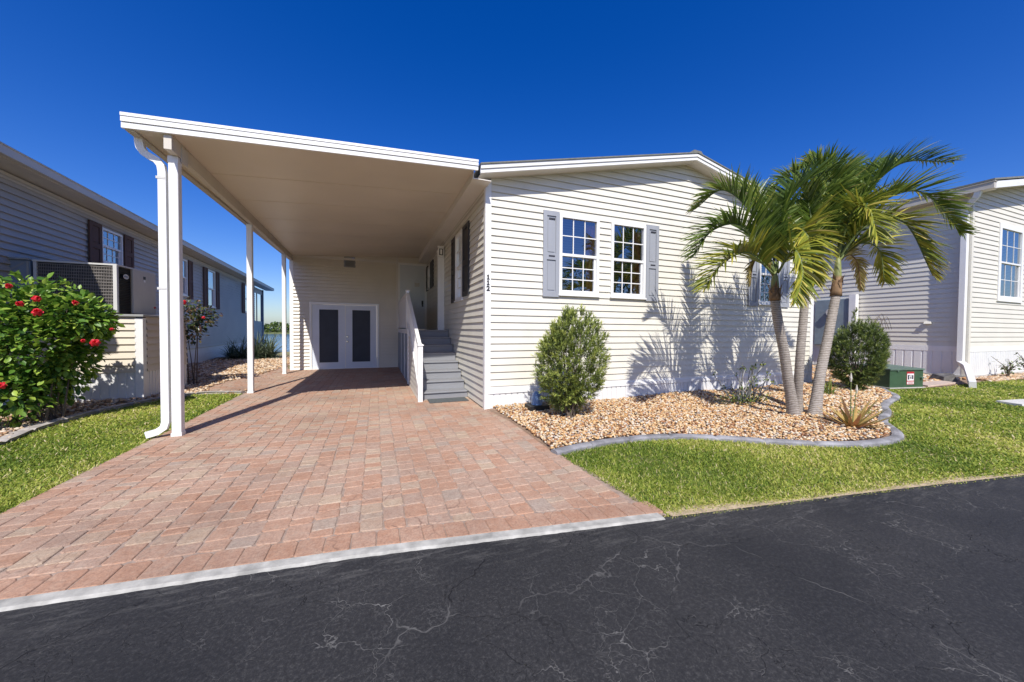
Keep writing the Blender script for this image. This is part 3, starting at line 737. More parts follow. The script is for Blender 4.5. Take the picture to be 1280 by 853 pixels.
for xx in (0, WX-.10):
    mb = MB(); mb.box((xx-.022 if xx == 0 else xx, -.025, 0), (xx+.085 if xx == 0 else xx+.12, .085, 4.04)); mb.build('corner_trim', M['white'], house)
# roof
OV = .30
mb = MB()
for s_ in (-1, 1):
    xe = APX + s_*(APX+.17) if s_ < 0 else WX+.32
    xe = -.17 if s_ < 0 else WX+.3
    za, ze = APZ, APZ-SL*abs(xe-APX)
    mb.hexa([(xe,-OV+.02,ze-.012),(APX,-OV+.02,za-.012),(APX,18.2,za-.012),(xe,18.2,ze-.012),(xe,-OV+.02,ze-.0),(APX,-OV+.02,za),(APX,18.2,za),(xe,18.2,ze)], M['soffit'])
mb.build('soffit', M['soffit'], house)
mb = MB()
for s_, xe in ((-1, -.19), (1, WX+.32)):
    ze = APZ-SL*abs(xe-APX)
    for (yo, z0_, z1_) in ((-OV, -.016, .05), (-OV-.018, .05, .115)):
        mb.hexa([(xe,yo,ze+z0_),(APX,yo,APZ+z0_),(APX,yo+.04,APZ+z0_),(xe,yo+.04,ze+z0_),(xe,yo,ze+z1_),(APX,yo,APZ+z1_),(APX,yo+.04,APZ+z1_),(xe,yo+.04,ze+z1_)])
    if s_ == 1: mb.box((xe-.02, -OV, ze-.05), (xe+.10, 18.2, ze+.09))
mb.build('fascia', M['white'], house)
mb = MB()
for s_, xe in ((-1, -.2), (1, WX+.34)):
    ze = APZ-SL*abs(xe-APX); yo = -OV-.035
    mb.hexa([(xe,yo,ze+.117),(APX,yo,APZ+.117),(APX,18.3,APZ+.117),(xe,18.3,ze+.117),(xe,yo,ze+.14),(APX,yo,APZ+.14),(APX,18.3,APZ+.14),(xe,18.3,ze+.14)])
mb.hexa([(APX-.16,-OV-.02,APZ+.10),(APX+.16,-OV-.02,APZ+.10),(APX+.16,18.2,APZ+.10),(APX-.16,18.2,APZ+.10),(APX-.1,-OV-.02,APZ+.175),(APX+.1,-OV-.02,APZ+.175),(APX+.1,18.2,APZ+.175),(APX-.1,18.2,APZ+.175)])
mb.build('roof', M['roof'], house)
mb = MB(); mb.box((-.30, -.28, 3.915), (.0, 7.75, 3.93), M['soffit']); mb.box((-.315, -.28, 3.915), (-.30, 7.75, 4.14), M['soffit']); mb.box((-.018, .06, 3.83), (-.0135, 7.75, 3.915), M['gutter_b']); mb.box((-.30, 7.75, 3.915), (0, 18, 3.93), M['soffit'])
mb.build('side_soffit', M['soffit'], house)
# windows and shutters
window(house, PF, *W1, curtain=(2.08, 2.27), label='left front window beside the left grey shutter')
window(house, PF, *W2, curtain=(3.22, 3.42), label='right front window beside the right grey shutter')
window(house, PF, *W3, blindm='blind2', label='front window behind the palm crowns')
for u, lb in ((1.10, 'grey shutter left of the front windows'), (3.51, 'grey shutter right of the front windows'), (6.66, 'grey shutter left of the window behind the palms'), (7.83, 'grey shutter right of the window behind the palms')):
    sh = shutter(house, PF, u, u+.335, 2.05, 3.66, M['shutter'], label=lb)
    s2 = MB(); cx = u+.168
    for z in (3.50, 2.80): s2 = MB(); s2.pbox(PF, cx-.055, cx+.075, z, z+.03, .045, .0475); s2.build('slot', M['slot'], sh)
window(house, PS, *SW1, cols=2, rows=(2, 3), label='window in the wall under the carport above the stairs')
window(house, PS, *SW2, cols=1, rows=(1, 1), label='small window beside the entry door')
shutter(house, PS, 1.12, 1.67, 2.14, 3.66, M['shutter_d'], label='near dark shutter of the carport window')
shutter(house, PS, 2.44, 2.90, 2.08, 3.66, M['shutter_d'], label='far dark shutter of the carport window')
shutter(house, PS, 5.98, 6.66, 2.85, 3.76, M['shutter_d']); shutter(house, PS, 7.28, 7.70, 2.85, 3.76, M['shutter_d'])
mb = MB(); mb.box((-.19, 4.0, 1.40), (-.014, 4.2, 3.60)); mb.box((-.15, 3.985, 1.40), (-.14, 4.0, 3.6)); mb.box((-.20, 3.98, 3.60), (-.014, 4.22, 3.66)); mb.build('pipe_chase', M['white'], house)
lt = MB(); lt.box((-.20, 3.90, 3.44), (-.05, 3.98, 3.70), M['white'], bev=.008); lt.box((-.175, 3.893, 3.48), (-.075, 3.9, 3.66), M['dark']); lt.box((-.15, 3.888, 3.50), (-.10, 3.893, 3.64), M['white']); lt.box((-.21, 3.88, 3.70), (-.04, 4.0, 3.73), M['white'])
lt.build('wall_lantern', M['white'], house)
# house number on the corner trim, digits stacked
for i, ch in enumerate('112'):
    if ch == '1':
        m = MB(); zz = 2.305-.098*i; y_ = -.0305
        for (a, b, c, d) in ((.022, .046, 0, .086), (.008, .060, 0, .016), (.010, .0225, .058, .074)): m.box((a, y_+random.uniform(0, .0004), zz+c), (b, -.0255, zz+d))
        o = m.build('house_digit', M['black'], house)
    else:
        cu = bpy.data.curves.new('digit', 'FONT'); cu.body = ch; cu.size = .12; cu.extrude = .003; cu.align_x = 'CENTER'; cu.offset = .005
        tmp = bpy.data.objects.new('t', cu); COL.objects.link(tmp); bpy.context.view_layer.update()
        me = bpy.data.meshes.new_from_object(tmp.evaluated_get(bpy.context.evaluated_depsgraph_get())); bpy.data.objects.remove(tmp)
        me.transform(Matrix.Translation((.034, -.0285, 2.305-.098*i)) @ Matrix.Rotation(math.pi/2, 4, 'X')); me.materials.clear(); me.materials.append(M['black'])
        o = bpy.data.objects.new('house_digit', me); COL.objects.link(o); o.parent = house
    o['label'] = ['upper black digit 1 on the white corner trim', 'middle black digit 1 on the white corner trim', 'black digit 2 on the white corner trim'][i]
# ------------------------------------------------------------------ storage room at the end of the carport
YB = 7.75
shed = thing('storage_room', (-2.2, YB, 0), 'beige sided storage room with double doors at the back of the carport', 'storage room')
PB = lambda u, z, o: (u, YB-o, z)
FD = (-3.93, -1.71, 0.0, 2.33)
mb = MB(); siding(mb, PB, lambda z: (-4.42, -.0), .02, 4.20, .118, [FD, (-1.05, -.0, 1.38, 3.88), (-2.86, -2.50, 3.58, 3.95)], None, .045); mb.build('wall', M['siding_shed'], shed)
mb = MB(); siding(mb, lambda u, z, o: (-4.50-o, u, z), lambda z: (YB+.05, YB+5.2), .02, 3.95, .118); mb.box((-4.49, YB+5.2, 0), (0, YB+5.25, 3.95)); mb.build('side_wall', M['siding_shed'], shed)
mb = MB(); mb.box((-4.52, YB-.02, 0), (-4.42, YB+.07, 3.90)); mb.build('corner_trim', M['white'], shed)
mb = MB(); mb.box((-1.115, YB-.055, 1.42), (-1.05, YB, 4.08)); mb.box((-4.42, YB-.052, 3.83), (-1.115, YB, 3.90)); mb.build('wall_trim', M['soffit'], shed)
# double door
for nm, (a, b, pa, pb) in (('l', (-3.86, -2.84, -3.64, -3.05)), ('r', (-2.81, -1.79, -2.60, -2.01))):
    d = MB(); z0, z1, p0, p1 = .03, 2.25, .24, 2.08
    d.pbox(PB, a, pa, z0, z1, -.03, .012); d.pbox(PB, pb, b, z0, z1, -.03, .012); d.pbox(PB, pa, pb, z0, p0, -.03, .012); d.pbox(PB, pa, pb, p1, z1, -.03, .012)
    for (u0, u1, v0, v1) in ((pa-.03, pa, p0-.03, p1+.03), (pb, pb+.03, p0-.03, p1+.03), (pa, pb, p0-.03, p0), (pa, pb, p1, p1+.03)): d.pbox(PB, u0, u1, v0, v1, .0123, .022)
    dd = d.build('door', M['door2'], shed); dd['label'] = 'left leaf of the storage double door' if nm == 'l' else 'right leaf of the storage double door'
    s2 = MB(); s2.pbox(PB, pa, pb, p0, p1, -.02, -.006); s2.build('screen', M['screen'], dd)
    if nm == 'r':
        k = MB()
        for z in (.97, 1.14): k.tube([PB(-2.765, z, .012), PB(-2.765, z, .03), PB(-2.765, z, .065)], [.03, .016, .03], 10)
        k.build('handle', M['knob'], dd)
mb = MB(); mb.pbox(PB, -3.93, -3.865, 0, 2.33, -.03, .05); mb.pbox(PB, -1.785, -1.71, 0, 2.33, -.03, .05); mb.pbox(PB, -3.865, -1.785, 2.255, 2.33, -.03, .05); mb.pbox(PB, -3.865, -1.785, 0, .028, -.05, .045); mb.pbox(PB, -2.84, -2.81, .03, 2.25, -.02, .024)
mb.build('door_frame', M['white'], shed)
v = MB(); v.pbox(PB, -2.87, -2.83, 3.57, 3.96, 0, .03); v.pbox(PB, -2.53, -2.49, 3.57, 3.96, 0, .03); v.pbox(PB, -2.83, -2.53, 3.57, 3.61, 0, .03); v.pbox(PB, -2.83, -2.53, 3.92, 3.96, 0, .03)
for i in range(7): z = 3.63+i*.042; v.add([PB(-2.83, z, .022), PB(-2.53, z, .022), PB(-2.53, z+.03, .004), PB(-2.83, z+.03, .004)], [(0,1,2,3)])
v.pbox(PB, -2.83, -2.53, 3.61, 3.92, -.03, -.02); v.build('vent', M['metal'], shed)
# entry door at the top of the stairs
mb = MB(); mb.pbox(PB, -1.05, -.985, 1.38, 3.88, -.03, .035); mb.pbox(PB, -.085, -.016, 1.38, 3.88, -.03, .035); mb.pbox(PB, -.985, -.085, 3.81, 3.88, -.03, .035); mb.build('entry_frame', M['white'], shed)
d = MB(); d.pbox(PB, -.985, -.085, 1.41, 3.81, -.04, 0)
for (u0, u1) in ((-.87, -.58), (-.49, -.20)):
    for (z0, z1) in ((1.62, 2.30), (2.50, 3.20), (3.35, 3.66)):
        for (a, b, c, e_) in ((u0, u0+.02, z0, z1), (u1-.02, u1, z0, z1), (u0+.02, u1-.02, z0, z0+.02), (u0+.02, u1-.02, z1-.02, z1)): d.pbox(PB, a, b, c, e_, 0, .012)
        d.pbox(PB, u0+.05, u1-.05, z0+.05, z1-.05, 0, .009)
ed = d.build('entry_door', M['door'], shed)
k = MB(); k.pbox(PB, -.205, -.135, 2.34, 2.50, .0, .03); k.tube([PB(-.17, 2.30, 0), PB(-.17, 2.30, .06)], [.03, .035], 10); k.build('lock', M['black'], ed)
k = MB(); k.pbox(PB, -.46, -.28, 3.02, 3.16, .013, .022, M['metal_l']); k.tube([PB(-.46, 3.16, .02), PB(-.37, 3.26, .02), PB(-.28, 3.16, .02)], .006, 6, M['metal_l']); k.build('door_sign', M['metal_l'], ed)

# ------------------------------------------------------------------ stairs with landing
st = thing('staircase', (-.5, 1.2, 0), 'grey deck stairs with white railing climbing to the entry door', 'stairs')
SX0, SX1 = -.965, -.03
for k in range(8):
    y = 1.20+.30*k; z = .155+.178*k
    m = MB()
    if k < 7:
        m.box((SX0, y-.028, z-.032), (SX1, y+.30, z), bev=.006)
    else:
        yy = y-.028
        while yy < YB-.05: m.box((SX0, yy, z-.032), (SX1, min(yy+.138, YB-.04), z), bev=.004); yy += .142
    m.box((SX0, y+.001, z-.178), (SX1, y+.018, z-.0325))
    m.build('tread' if k < 7 else 'landing', M['steps'], st)
mb = MB()
def zr(y): return .155+.6*(y-1.2)
for i in range(22):                                   # stringer siding below the steps, outer side
    pass
PR = lambda u, z, o: (-1.02-o, u, z)
siding(mb, PR, lambda z: (1.06+max(0, (z-.16)/.6), 3.38), .02, 1.42, .118); mb.build('side_panel', M['siding'], st)
mb = MB(); mb.box((-1.02, 1.05, 0), (-.97, 1.09, .18)); mb.hexa([(-1.04,1.05,.02),(-.968,1.05,.02),(-.968,3.4,1.42),(-1.04,3.4,1.42),(-1.04,1.05,.19),(-.968,1.05,.19),(-.968,3.4,1.60),(-1.04,3.4,1.60)]); mb.build('stringer', M['white'], st)
# enclosure under the landing, reading as a panelled cupboard front
mb = MB(); skirting(mb, lambda u, z, o: (-1.03-o, u, z), 3.44, 7.7, .02, 1.30, pitch=.14)
mb.build('lower_panel', M['panel_b'], st)
mb = MB()
for (a, b, c, d_) in ((3.38, 3.46, 0, 1.42), (4.5, 4.55, .02, 1.30), (5.9, 5.95, .02, 1.3), (3.46, 7.7, 1.30, 1.42)): mb.pbox(lambda u, z, o: (-1.03-o, u, z), a, b, c, d_, 0, .03)
mb.build('panel_frame', M['white'], st)
# posts, rails, balusters/solid infill
def newel(y, z0, z1): 
    m = MB(); m.box((-1.055, y-.045, z0), (-.965, y+.045, z1), bev=.006); m.box((-1.07, y-.06, z1), (-.95, y+.06, z1+.02)); 
    m.add([(-1.06,y-.05,z1+.02),(-.96,y-.05,z1+.02),(-.96,y+.05,z1+.02),(-1.06,y+.05,z1+.02),(-1.01,y,z1+.055)], [(0,1,4),(1,2,4),(2,3,4),(3,0,4)]); m.build('newel_post', M['white'], st)
newel(1.03, 0, 1.10); newel(3.98, 1.42, 2.45); 
A_ = (1.07, 1.07); B_ = (3.94, 2.38)
m = MB(); m.hexa([(-1.045,A_[0],A_[1]-.05),(-.975,A_[0],A_[1]-.05),(-.975,B_[0],B_[1]-.05),(-1.045,B_[0],B_[1]-.05),(-1.045,A_[0],A_[1]+.03),(-.975,A_[0],A_[1]+.03),(-.975,B_[0],B_[1]+.03),(-1.045,B_[0],B_[1]+.03)])
m.box((-1.045, 4.03, 2.36), (-.975, YB-.03, 2.43)); m.build('handrail', M['white'], st)
m = MB(); m.hexa([(-1.035,A_[0],.16),(-.985,A_[0],.16),(-.985,B_[0],1.56),(-1.035,B_[0],1.56),(-1.035,A_[0],.22),(-.985,A_[0],.22),(-.985,B_[0],1.62),(-1.035,B_[0],1.62)]); m.box((-1.035, 4.03, 1.46), (-.985, YB-.03, 1.52)); m.build('bottom_rail', M['white'], st)
for i in range(20):
    y = 1.19+i*.143; t = (y-A_[0])/(B_[0]-A_[0]); zt = A_[1]-.05+(B_[1]-A_[1])*t; zb_ = .22+1.40*t
    if y > 3.88: break
    m = MB(); m.box((-1.025, y-.019, zb_), (-.995, y+.019, zt)); m.build('baluster', M['white'], st)
m = MB(); m.box((-1.03, 4.03, 1.52), (-.99, YB-.03, 2.36)); m.build('rail_panel', M['white'], st)
m = MB(); m.box((-.86, .78, .012), (-.10, 1.14, .026), bev=.004); tag(m.build('door_mat', M['mat']), 'dark grey mat at the foot of the stairs', 'door mat')

# ------------------------------------------------------------------ carport
cp = thing('carport', (-2.4, 0, 0), 'white flat roofed carport over the brick driveway', 'carport')
XL = -4.575
def zc(x, y=-.4): return 3.80+.06*(x+4.16)+.010*(y+.4)   # ceiling underside
m = MB(); m.hexa([(XL+.02,-.40,zc(XL)),(-.315,-.40,zc(-.3)),(-.315,YB+.3,zc(-.3,YB)),(XL+.02,YB+.3,zc(XL,YB)),(XL+.02,-.40,zc(XL)+.08),(-.315,-.40,zc(-.3)+.08),(-.315,YB+.3,zc(-.3,YB)+.08),(XL+.02,YB+.3,zc(XL,YB)+.08)]); m.build('roof_panel', M['ceiling'], cp)
m = MB()
for i in range(1, 7):
    y = -.4+i*1.22; a_, b_ = XL+.05, -.32; m.hexa([(a_,y-.008,zc(a_,y)-.006),(b_,y-.008,zc(b_,y)-.006),(b_,y+.008,zc(b_,y)-.006),(a_,y+.008,zc(a_,y)-.006),(a_,y-.008,zc(a_,y)-.0008),(b_,y-.008,zc(b_,y)-.0008),(b_,y+.008,zc(b_,y)-.0008),(a_,y+.008,zc(a_,y)-.0008)])
m.build('panel_seam', M['ceiling'], cp)
def fz(x): return 3.765+.053*(x+4.61)
m = MB()
for (yo, a, b) in ((-.435, 0, .062), (-.428, .064, .072), (-.447, .072, .135), (-.455, .135, .172)):
    x0_, x1_ = XL-.03, -.27
    m.hexa([(x0_,yo,fz(x0_)+a),(x1_,yo,fz(x1_)+a*.92),(x1_,-.402,fz(x1_)+a*.92),(x0_,-.402,fz(x0_)+a),(x0_,yo,fz(x0_)+b),(x1_,yo,fz(x1_)+b*.92),(x1_,-.402,fz(x1_)+b*.92),(x0_,-.402,fz(x0_)+b)])
m.build('front_fascia', M['white'], cp)
m = MB()
prof = [(x+.075, z) for x, z in [(-4.575, 3.755), (-4.66, 3.755), (-4.695, 3.83), (-4.69, 3.935), (-4.68, 3.935), (-4.68, 3.84), (-4.655, 3.77), (-4.585, 3.77), (-4.585, 3.96), (-4.575, 3.96)]]
m.extrude(None, [(x, -.40, z) for x, z in prof], [(x, YB+.3, z) for x, z in prof]); m.build('gutter', M['gutter_b'], cp)
def bx(y): return -4.205-.033*(y+.15)
y0_, y1_ = -.395, YB-.02
m = MB(); m.hexa([(bx(y0_)-.038,y0_,3.61),(bx(y0_)+.038,y0_,3.61),(bx(y1_)+.038,y1_,3.70),(bx(y1_)-.038,y1_,3.70),(bx(y0_)-.038,y0_,3.795),(bx(y0_)+.038,y0_,3.795),(bx(y1_)+.038,y1_,3.858),(bx(y1_)-.038,y1_,3.858)]); m.build('beam', M['beam'], cp)
m = MB(); m.box((bx(0)+.042, -.15, 3.56), (bx(0)+.050, .02, 3.76)); m.build('bracket', M['metal_l'], cp)
for (x, y, zt_) in ((-4.23, -.15, 3.611), (-4.355, 3.18, 3.651), (-4.455, 6.68, 3.69)):
    m = MB(); m.box((x-.05, y-.05, .0), (x+.05, y+.05, zt_), bev=.006); m.box((x-.053, y-.053, zt_-.09), (x+.053, y+.053, zt_-.01)); m.box((x-.056, y-.056, .008), (x+.056, y+.056, .05)); m.build('post', M['white'], cp)
m = MB(); P_ = [(-4.55, -.20, 3.775), (-4.55, -.20, 3.72), (-4.54, -.195, 3.65), (-4.51, -.185, 3.595), (-4.455, -.18, 3.56), (-4.395, -.175, 3.53), (-4.355, -.17, 3.47), (-4.343, -.17, 3.39), (-4.343, -.17, 1.2), (-4.343, -.17, .20), (-4.36, -.18, .13), (-4.42, -.20, .085), (-4.52, -.23, .06)]
m.rtube(P_, .040, .032); m.build('downspout', M['white'], cp)
for z in (3.3, 1.9): m = MB(); m.box((-4.40, -.206, z), (-4.31, -.134, z+.03)); m.build('pipe_strap', M['metal_l'], cp)

# ------------------------------------------------------------------ LEFT NEIGHBOUR
th = math.atan(-.067)                                   # wall runs a little off our axis
dL = Vector((-.067, 1, 0)).normalized(); nL = Vector((dL.y, -dL.x, 0)); p0L = Vector((-7.72, 0, 0))
PLm = lambda u, z, o: tuple(p0L + dL*u + nL*o + Vector((0, 0, z)))
ln = thing('neighbour_home', (-8, 10, 0), 'grey beige sided home on the left with brown shutters', 'house')
wins = [(5.70, 6.58, 3.00, 3.86), (10.0, 10.75, 2.60, 3.92), (12.85, 13.80, 2.33, 3.93), (18.85, 20.1, 2.33, 3.98)]
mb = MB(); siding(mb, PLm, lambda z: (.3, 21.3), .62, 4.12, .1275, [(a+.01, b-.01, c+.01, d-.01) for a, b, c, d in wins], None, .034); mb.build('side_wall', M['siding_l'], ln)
mb = MB(); mb.pbox(PLm, .3, 21.3, -.02, .60, -.01, .004); mb.build('skirting', M['skirt'], ln)
mb = MB(); mb.pbox(PLm, .3, 21.3, 4.02, 4.14, .017, .03); mb.pbox(PLm, .3, 21.3, .58, .64, .005, .02); mb.build('frieze', M['gutter_b'], ln)
PLf = lambda u, z, o: tuple(p0L + dL*(.3-o) - nL*u + Vector((0, 0, z)))
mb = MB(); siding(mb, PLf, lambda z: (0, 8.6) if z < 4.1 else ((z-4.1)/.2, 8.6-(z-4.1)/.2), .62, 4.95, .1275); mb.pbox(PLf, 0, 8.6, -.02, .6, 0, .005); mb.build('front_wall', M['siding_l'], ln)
mb = MB(); mb.pbox(PLm, 21.28, 21.3, 0, 4.1, -8.6, 0); mb.pbox(PLm, .3, 21.3, 0, 4.1, -8.62, -8.6); mb.build('wall', M['siding_l'], ln)
mb = MB(); mb.pbox(PLm, 0, 24.8, 4.16, 4.175, 0, .42); mb.build('soffit', M['gutter_b'], ln)
mb = MB(); mb.pbox(PLm, 0, 24.8, 4.17, 4.31, .42, .52); mb.pbox(PLm, -.02, 24.82, 4.31, 4.325, .40, .535); mb.build('gutter', M['gutter_b'], ln)
mb = MB()
for (o0, o1, z0, z1) in ((.50, -4.3, 4.33, 5.2), (-9.1, -4.3, 4.33, 5.2)):
    mb.hexa([PLm(-.05,z0-.02,o0),PLm(24.85,z0-.02,o0),PLm(24.85,z1-.02,o1),PLm(-.05,z1-.02,o1),PLm(-.05,z0+.02,o0),PLm(24.85,z0+.02,o0),PLm(24.85,z1+.02,o1),PLm(-.05,z1+.02,o1)])
mb.build('roof', M['roof'], ln)
for i, (a, b, c, d) in enumerate(wins): window(ln, PLm, a, b, c, d, cols=3 if i == 0 else 1, rows=(2, 2) if i == 0 else (1, 1), blinds=False, fw=.05)
for (a, b, c, d) in ((5.20, 5.66, 2.86, 3.90), (6.62, 7.06, 2.96, 3.90), (9.5, 9.96, 2.5, 3.92), (10.80, 11.2, 2.5, 3.95), (12.35, 12.81, 2.28, 3.95), (13.85, 14.3, 2.28, 3.97), (18.2, 18.78, 2.28, 4.0), (20.15, 20.7, 2.28, 4.0)):
    shutter(ln, lambda u, z, o: PLm(u, z, o+.024), a, b, c, d, M['shutter_br'])
mb = MB()
mb.pbox(PLm, 24.4, 24.55, 0, 4.16, -.25, -.08); mb.pbox(PLm, 24.4, 24.55, 0, 4.16, -4.2, -4.05); mb.build('porch_post', M['panel_b'], ln)
mb = MB(); mb.pbox(PLm, 21.3, 24.4, 0, 1.9, -.2, -.15); mb.pbox(PLm, 21.3, 24.4, 3.8, 4.15, -.2, -.15); mb.pbox(PLm, 22.8, 22.9, 1.9, 3.8, -.2, -.15); mb.build('porch_rail', M['siding_l'], ln)
for uu in (3.45, 8.4, 9.1):
    pass

# platform carrying the air conditioners
pf = thing('equipment_platform', (-6.8, 3.5, 0), 'tan sided raised platform below the air conditioner in the left bed', 'platform')
PA = lambda u, z, o: (u, 2.95-o, z); PBs = lambda u, z, o: (-6.04+o, u, z)
mb = MB(); siding(mb, PA, lambda z: (-9.0, -6.13), .56, 1.62, .135, (), None, .032); mb.build('front_siding', M['siding_tan'], pf)
mb = MB(); siding(mb, PBs, lambda z: (3.04, 4.6), .56, 1.62, .135, (), None, .036); mb.build('side_siding', M['siding_tan'], pf)
mb = MB(); skirting(mb, PA, -9.0, -6.13, 0, .56, pitch=.125); skirting(mb, PBs, 3.04, 4.6, 0, .56, pitch=.10); mb.build('skirting', M['skirt'], pf)
mb = MB(); mb.box((-6.14, 2.925, 0), (-6.02, 3.04, 1.60)); mb.build('corner_trim', M['white'], pf)
mb = MB(); mb.box((-9.05, 2.88, 1.62), (-5.99, 4.65, 1.665), bev=.006); mb.build('deck', M['metal'], pf)
mb = MB(); mb.box((-9., 2.96, .02), (-6.05, 4.6, 1.61)); mb.build('frame', M['dark'], pf)
# air conditioner: coil guard in front, dark louvres, grey cabinet
ac = thing('air_conditioner', (-7.0, 3.6, 1.665), 'large rectangular air conditioner with wire coil guard on the platform', 'air conditioner')
AX0, AX1, AZ0, AZ1 = -7.60, -6.46, 1.70, 2.63
mb = MB(); mb.box((AX0+.03, 3.13, AZ0), (AX1-.03, 4.32, AZ1-.03)); mb.build('core', M['black'], ac)
mb = MB(); n = 46
for i in range(n): x = AX0+.05+(AX1-AX0-.1)*i/(n-1); mb.box((x-.003, 3.108, AZ0+.03), (x+.003, 3.114, AZ1-.05))
for j in range(15): z = AZ0+.04+(AZ1-AZ0-.1)*j/14; mb.box((AX0+.04, 3.101, z-.006), (AX1-.04, 3.107, z+.006))
mb.build('coil_guard', M['guard'], ac)
mb = MB(); mb.box((AX0, 3.09, AZ0), (AX0+.04, 3.13, AZ1)); mb.box((AX1-.055, 3.07, AZ0), (AX1, 3.125, AZ1)); mb.box((AX0+.04, 3.09, AZ0), (AX1-.055, 3.13, AZ0+.03)); mb.box((AX0-.01, 3.08, AZ1-.03), (AX1+.005, 4.35, AZ1)); mb.build('casing', M['metal_l'], ac)
mb = MB()
for j in range(26): z = AZ0+.03+j*.034; mb.add([(AX1-.03,3.15,z),(AX1-.03,3.53,z),(AX1-.005,3.53,z-.012),(AX1-.005,3.15,z-.012)], [(0,1,2,3)])
mb.build('louvre', M['black'], ac)
mb = MB(); mb.box((AX1-.04, 3.54, AZ0), (AX1+.01, 4.33, AZ1-.031)); mb.build('side_cover', M['gutter_b'], ac)
mb = MB(); mb.box((AX1+.01, 3.88, 2.44), (AX1+.014, 3.96, 2.50), M['black']); mb.box((AX1+.01, 3.89, 2.38), (AX1+.014, 3.95, 2.43), M['white']); mb.build('plate', M['black'], ac)
mb = MB(); cy, cz = 3.34, 2.42; vs_ = [(AX1+.002, cy, cz)]+[(AX1+.002, cy+.085*math.cos(a), cz+.05*math.sin(a)) for a in [2*math.pi*i/20 for i in range(20)]]
mb.add(vs_, [(0, 1+i, 1+(i+1) % 20) for i in range(20)]); lg = mb.build('badge', M['metal_l'], ac)
mb = MB()
for k_ in range(5): mb.box((AX1+.0021, cy-.055+k_*.024, cz-.014), (AX1+.0045, cy-.040+k_*.024, cz+.016))
mb.build('badge_mark', M['panel_b'], ac)
# second cabinet further left
a2 = thing('equipment_cabinet', (-8.3, 3.6, 1.665), 'blue grey metal cabinet standing left of the air conditioner', 'cabinet')
mb = MB(); mb.box((-8.9, 3.12, 1.67), (-7.66, 4.3, 2.62), bev=.01); mb.build('body', M['panel_b'], a2)
mb = MB(); mb.box((-8.92, 3.08, 2.621), (-7.64, 4.32, 2.65)); mb.build('lid', M['metal'], a2)
mb = MB(); mb.add([(-7.72,3.112,2.56),(-8.3,3.112,2.1),(-8.32,3.112,2.12),(-7.74,3.112,2.58)], [(0,1,2,3)]); mb.box((-7.70, 3.11, 1.7), (-7.67, 3.12, 2.6)); mb.build('door_seam', M['metal'], a2)

# ------------------------------------------------------------------ RIGHT NEIGHBOUR
NX, NY = 15.25, -.90
rn = thing('neighbour_home', (16, 0, 0), 'cream sided home at the right edge with white skirting', 'house')
PN = lambda u, z, o: (u, NY-o, z); PNs = lambda u, z, o: (NX-o, u, z)
NW = (17.1, 19.0, 2.50, 5.02)
def nz(x): return 5.70+.19*(x-14.95) if x < 21 else 5.70+.19*6.05-.19*(x-21)
mb = MB(); siding(mb, PN, lambda z: (NX+.1, 27) if z < 5.75 else (min(21, max(NX+.1, 14.95+(z-5.70)/.19)), max(21.02, 27.05-(z-5.70)/.19)), 1.0, 6.8, .155, [(NW[0]+.01, NW[1]-.01, NW[2]+.01, NW[3]-.01)]); mb.build('front_wall', M['siding_r'], rn)
mb = MB(); siding(mb, PNs, lambda z: (NY+.1, 16), 1.0, 5.70, .155); mb.build('side_wall', M['siding_r'], rn)
mb = MB(); skirting(mb, PN, NX+.1, 27, .10, .83, pitch=.13); skirting(mb, PNs, NY+.1, 16, .10, .83, pitch=.22); mb.build('skirting', M['skirt'], rn)
mb = MB(); mb.pbox(PN, NX+.1, 27, .83, 1.0, 0, .025); mb.pbox(PNs, NY+.1, 16, .83, 1.0, 0, .025); mb.build('starter_band', M['white'], rn)
mb = MB(); mb.box((NX-.025, NY-.025, .1), (NX+.1, NY+.1, 5.72)); mb.build('corner_trim', M['siding_r'], rn)
mb = MB(); mb.box((NX-.06, NY-.06, -.02), (27, 16, .10)); mb.build('footing', M['concrete'], rn)
YO = NY-.47
mb = MB(); mb.add([(14.95,YO,nz(14.95)),(21,YO,nz(21)),(21,16.3,nz(21)),(14.95,16.3,nz(14.95))], [(0,1,2,3)]); mb.add([(27,YO,nz(27)),(21,YO,nz(21)),(21,16.3,nz(21)),(27,16.3,nz(27))], [(0,1,2,3)]); mb.box((14.95,YO+.03,5.66),(NX,16.3,5.69)); mb.build('soffit', M['soffit'], rn)
mb = MB(); mb.hexa([(14.95,YO-.03,5.64),(21,YO-.03,nz(21)-.04),(21,YO,nz(21)-.04),(14.95,YO,5.64),(14.95,YO-.03,5.84),(21,YO-.03,nz(21)+.16),(21,YO,nz(21)+.16),(14.95,YO,5.84)]); mb.build('fascia', M['white'], rn)
mb = MB(); mb.box((14.80, YO-.05, 5.62), (14.95, 16.3, 5.80)); mb.box((14.78, YO-.07, 5.80), (14.95, 16.32, 5.82)); mb.build('gutter', M['gutter_b'], rn)
mb = MB(); mb.hexa([(14.8,YO-.06,5.84),(21,YO-.06,nz(21)+.17),(21,16.4,nz(21)+.17),(14.8,16.4,5.84),(14.8,YO-.06,5.89),(21,YO-.06,nz(21)+.23),(21,16.4,nz(21)+.23),(14.8,16.4,5.89)]); mb.hexa([(27.3,YO-.06,5.84),(21,YO-.06,nz(21)+.17),(21,16.4,nz(21)+.17),(27.3,16.4,5.84),(27.3,YO-.06,5.89),(21,YO-.06,nz(21)+.23),(21,16.4,nz(21)+.23),(27.3,16.4,5.89)]); mb.build('roof', M['roof'], rn)
window(rn, PN, *NW, cols=3, rows=(2, 2), glassm='glass_t', fw=.16, blindm='blind2', label='white framed window near the right edge of the photo')
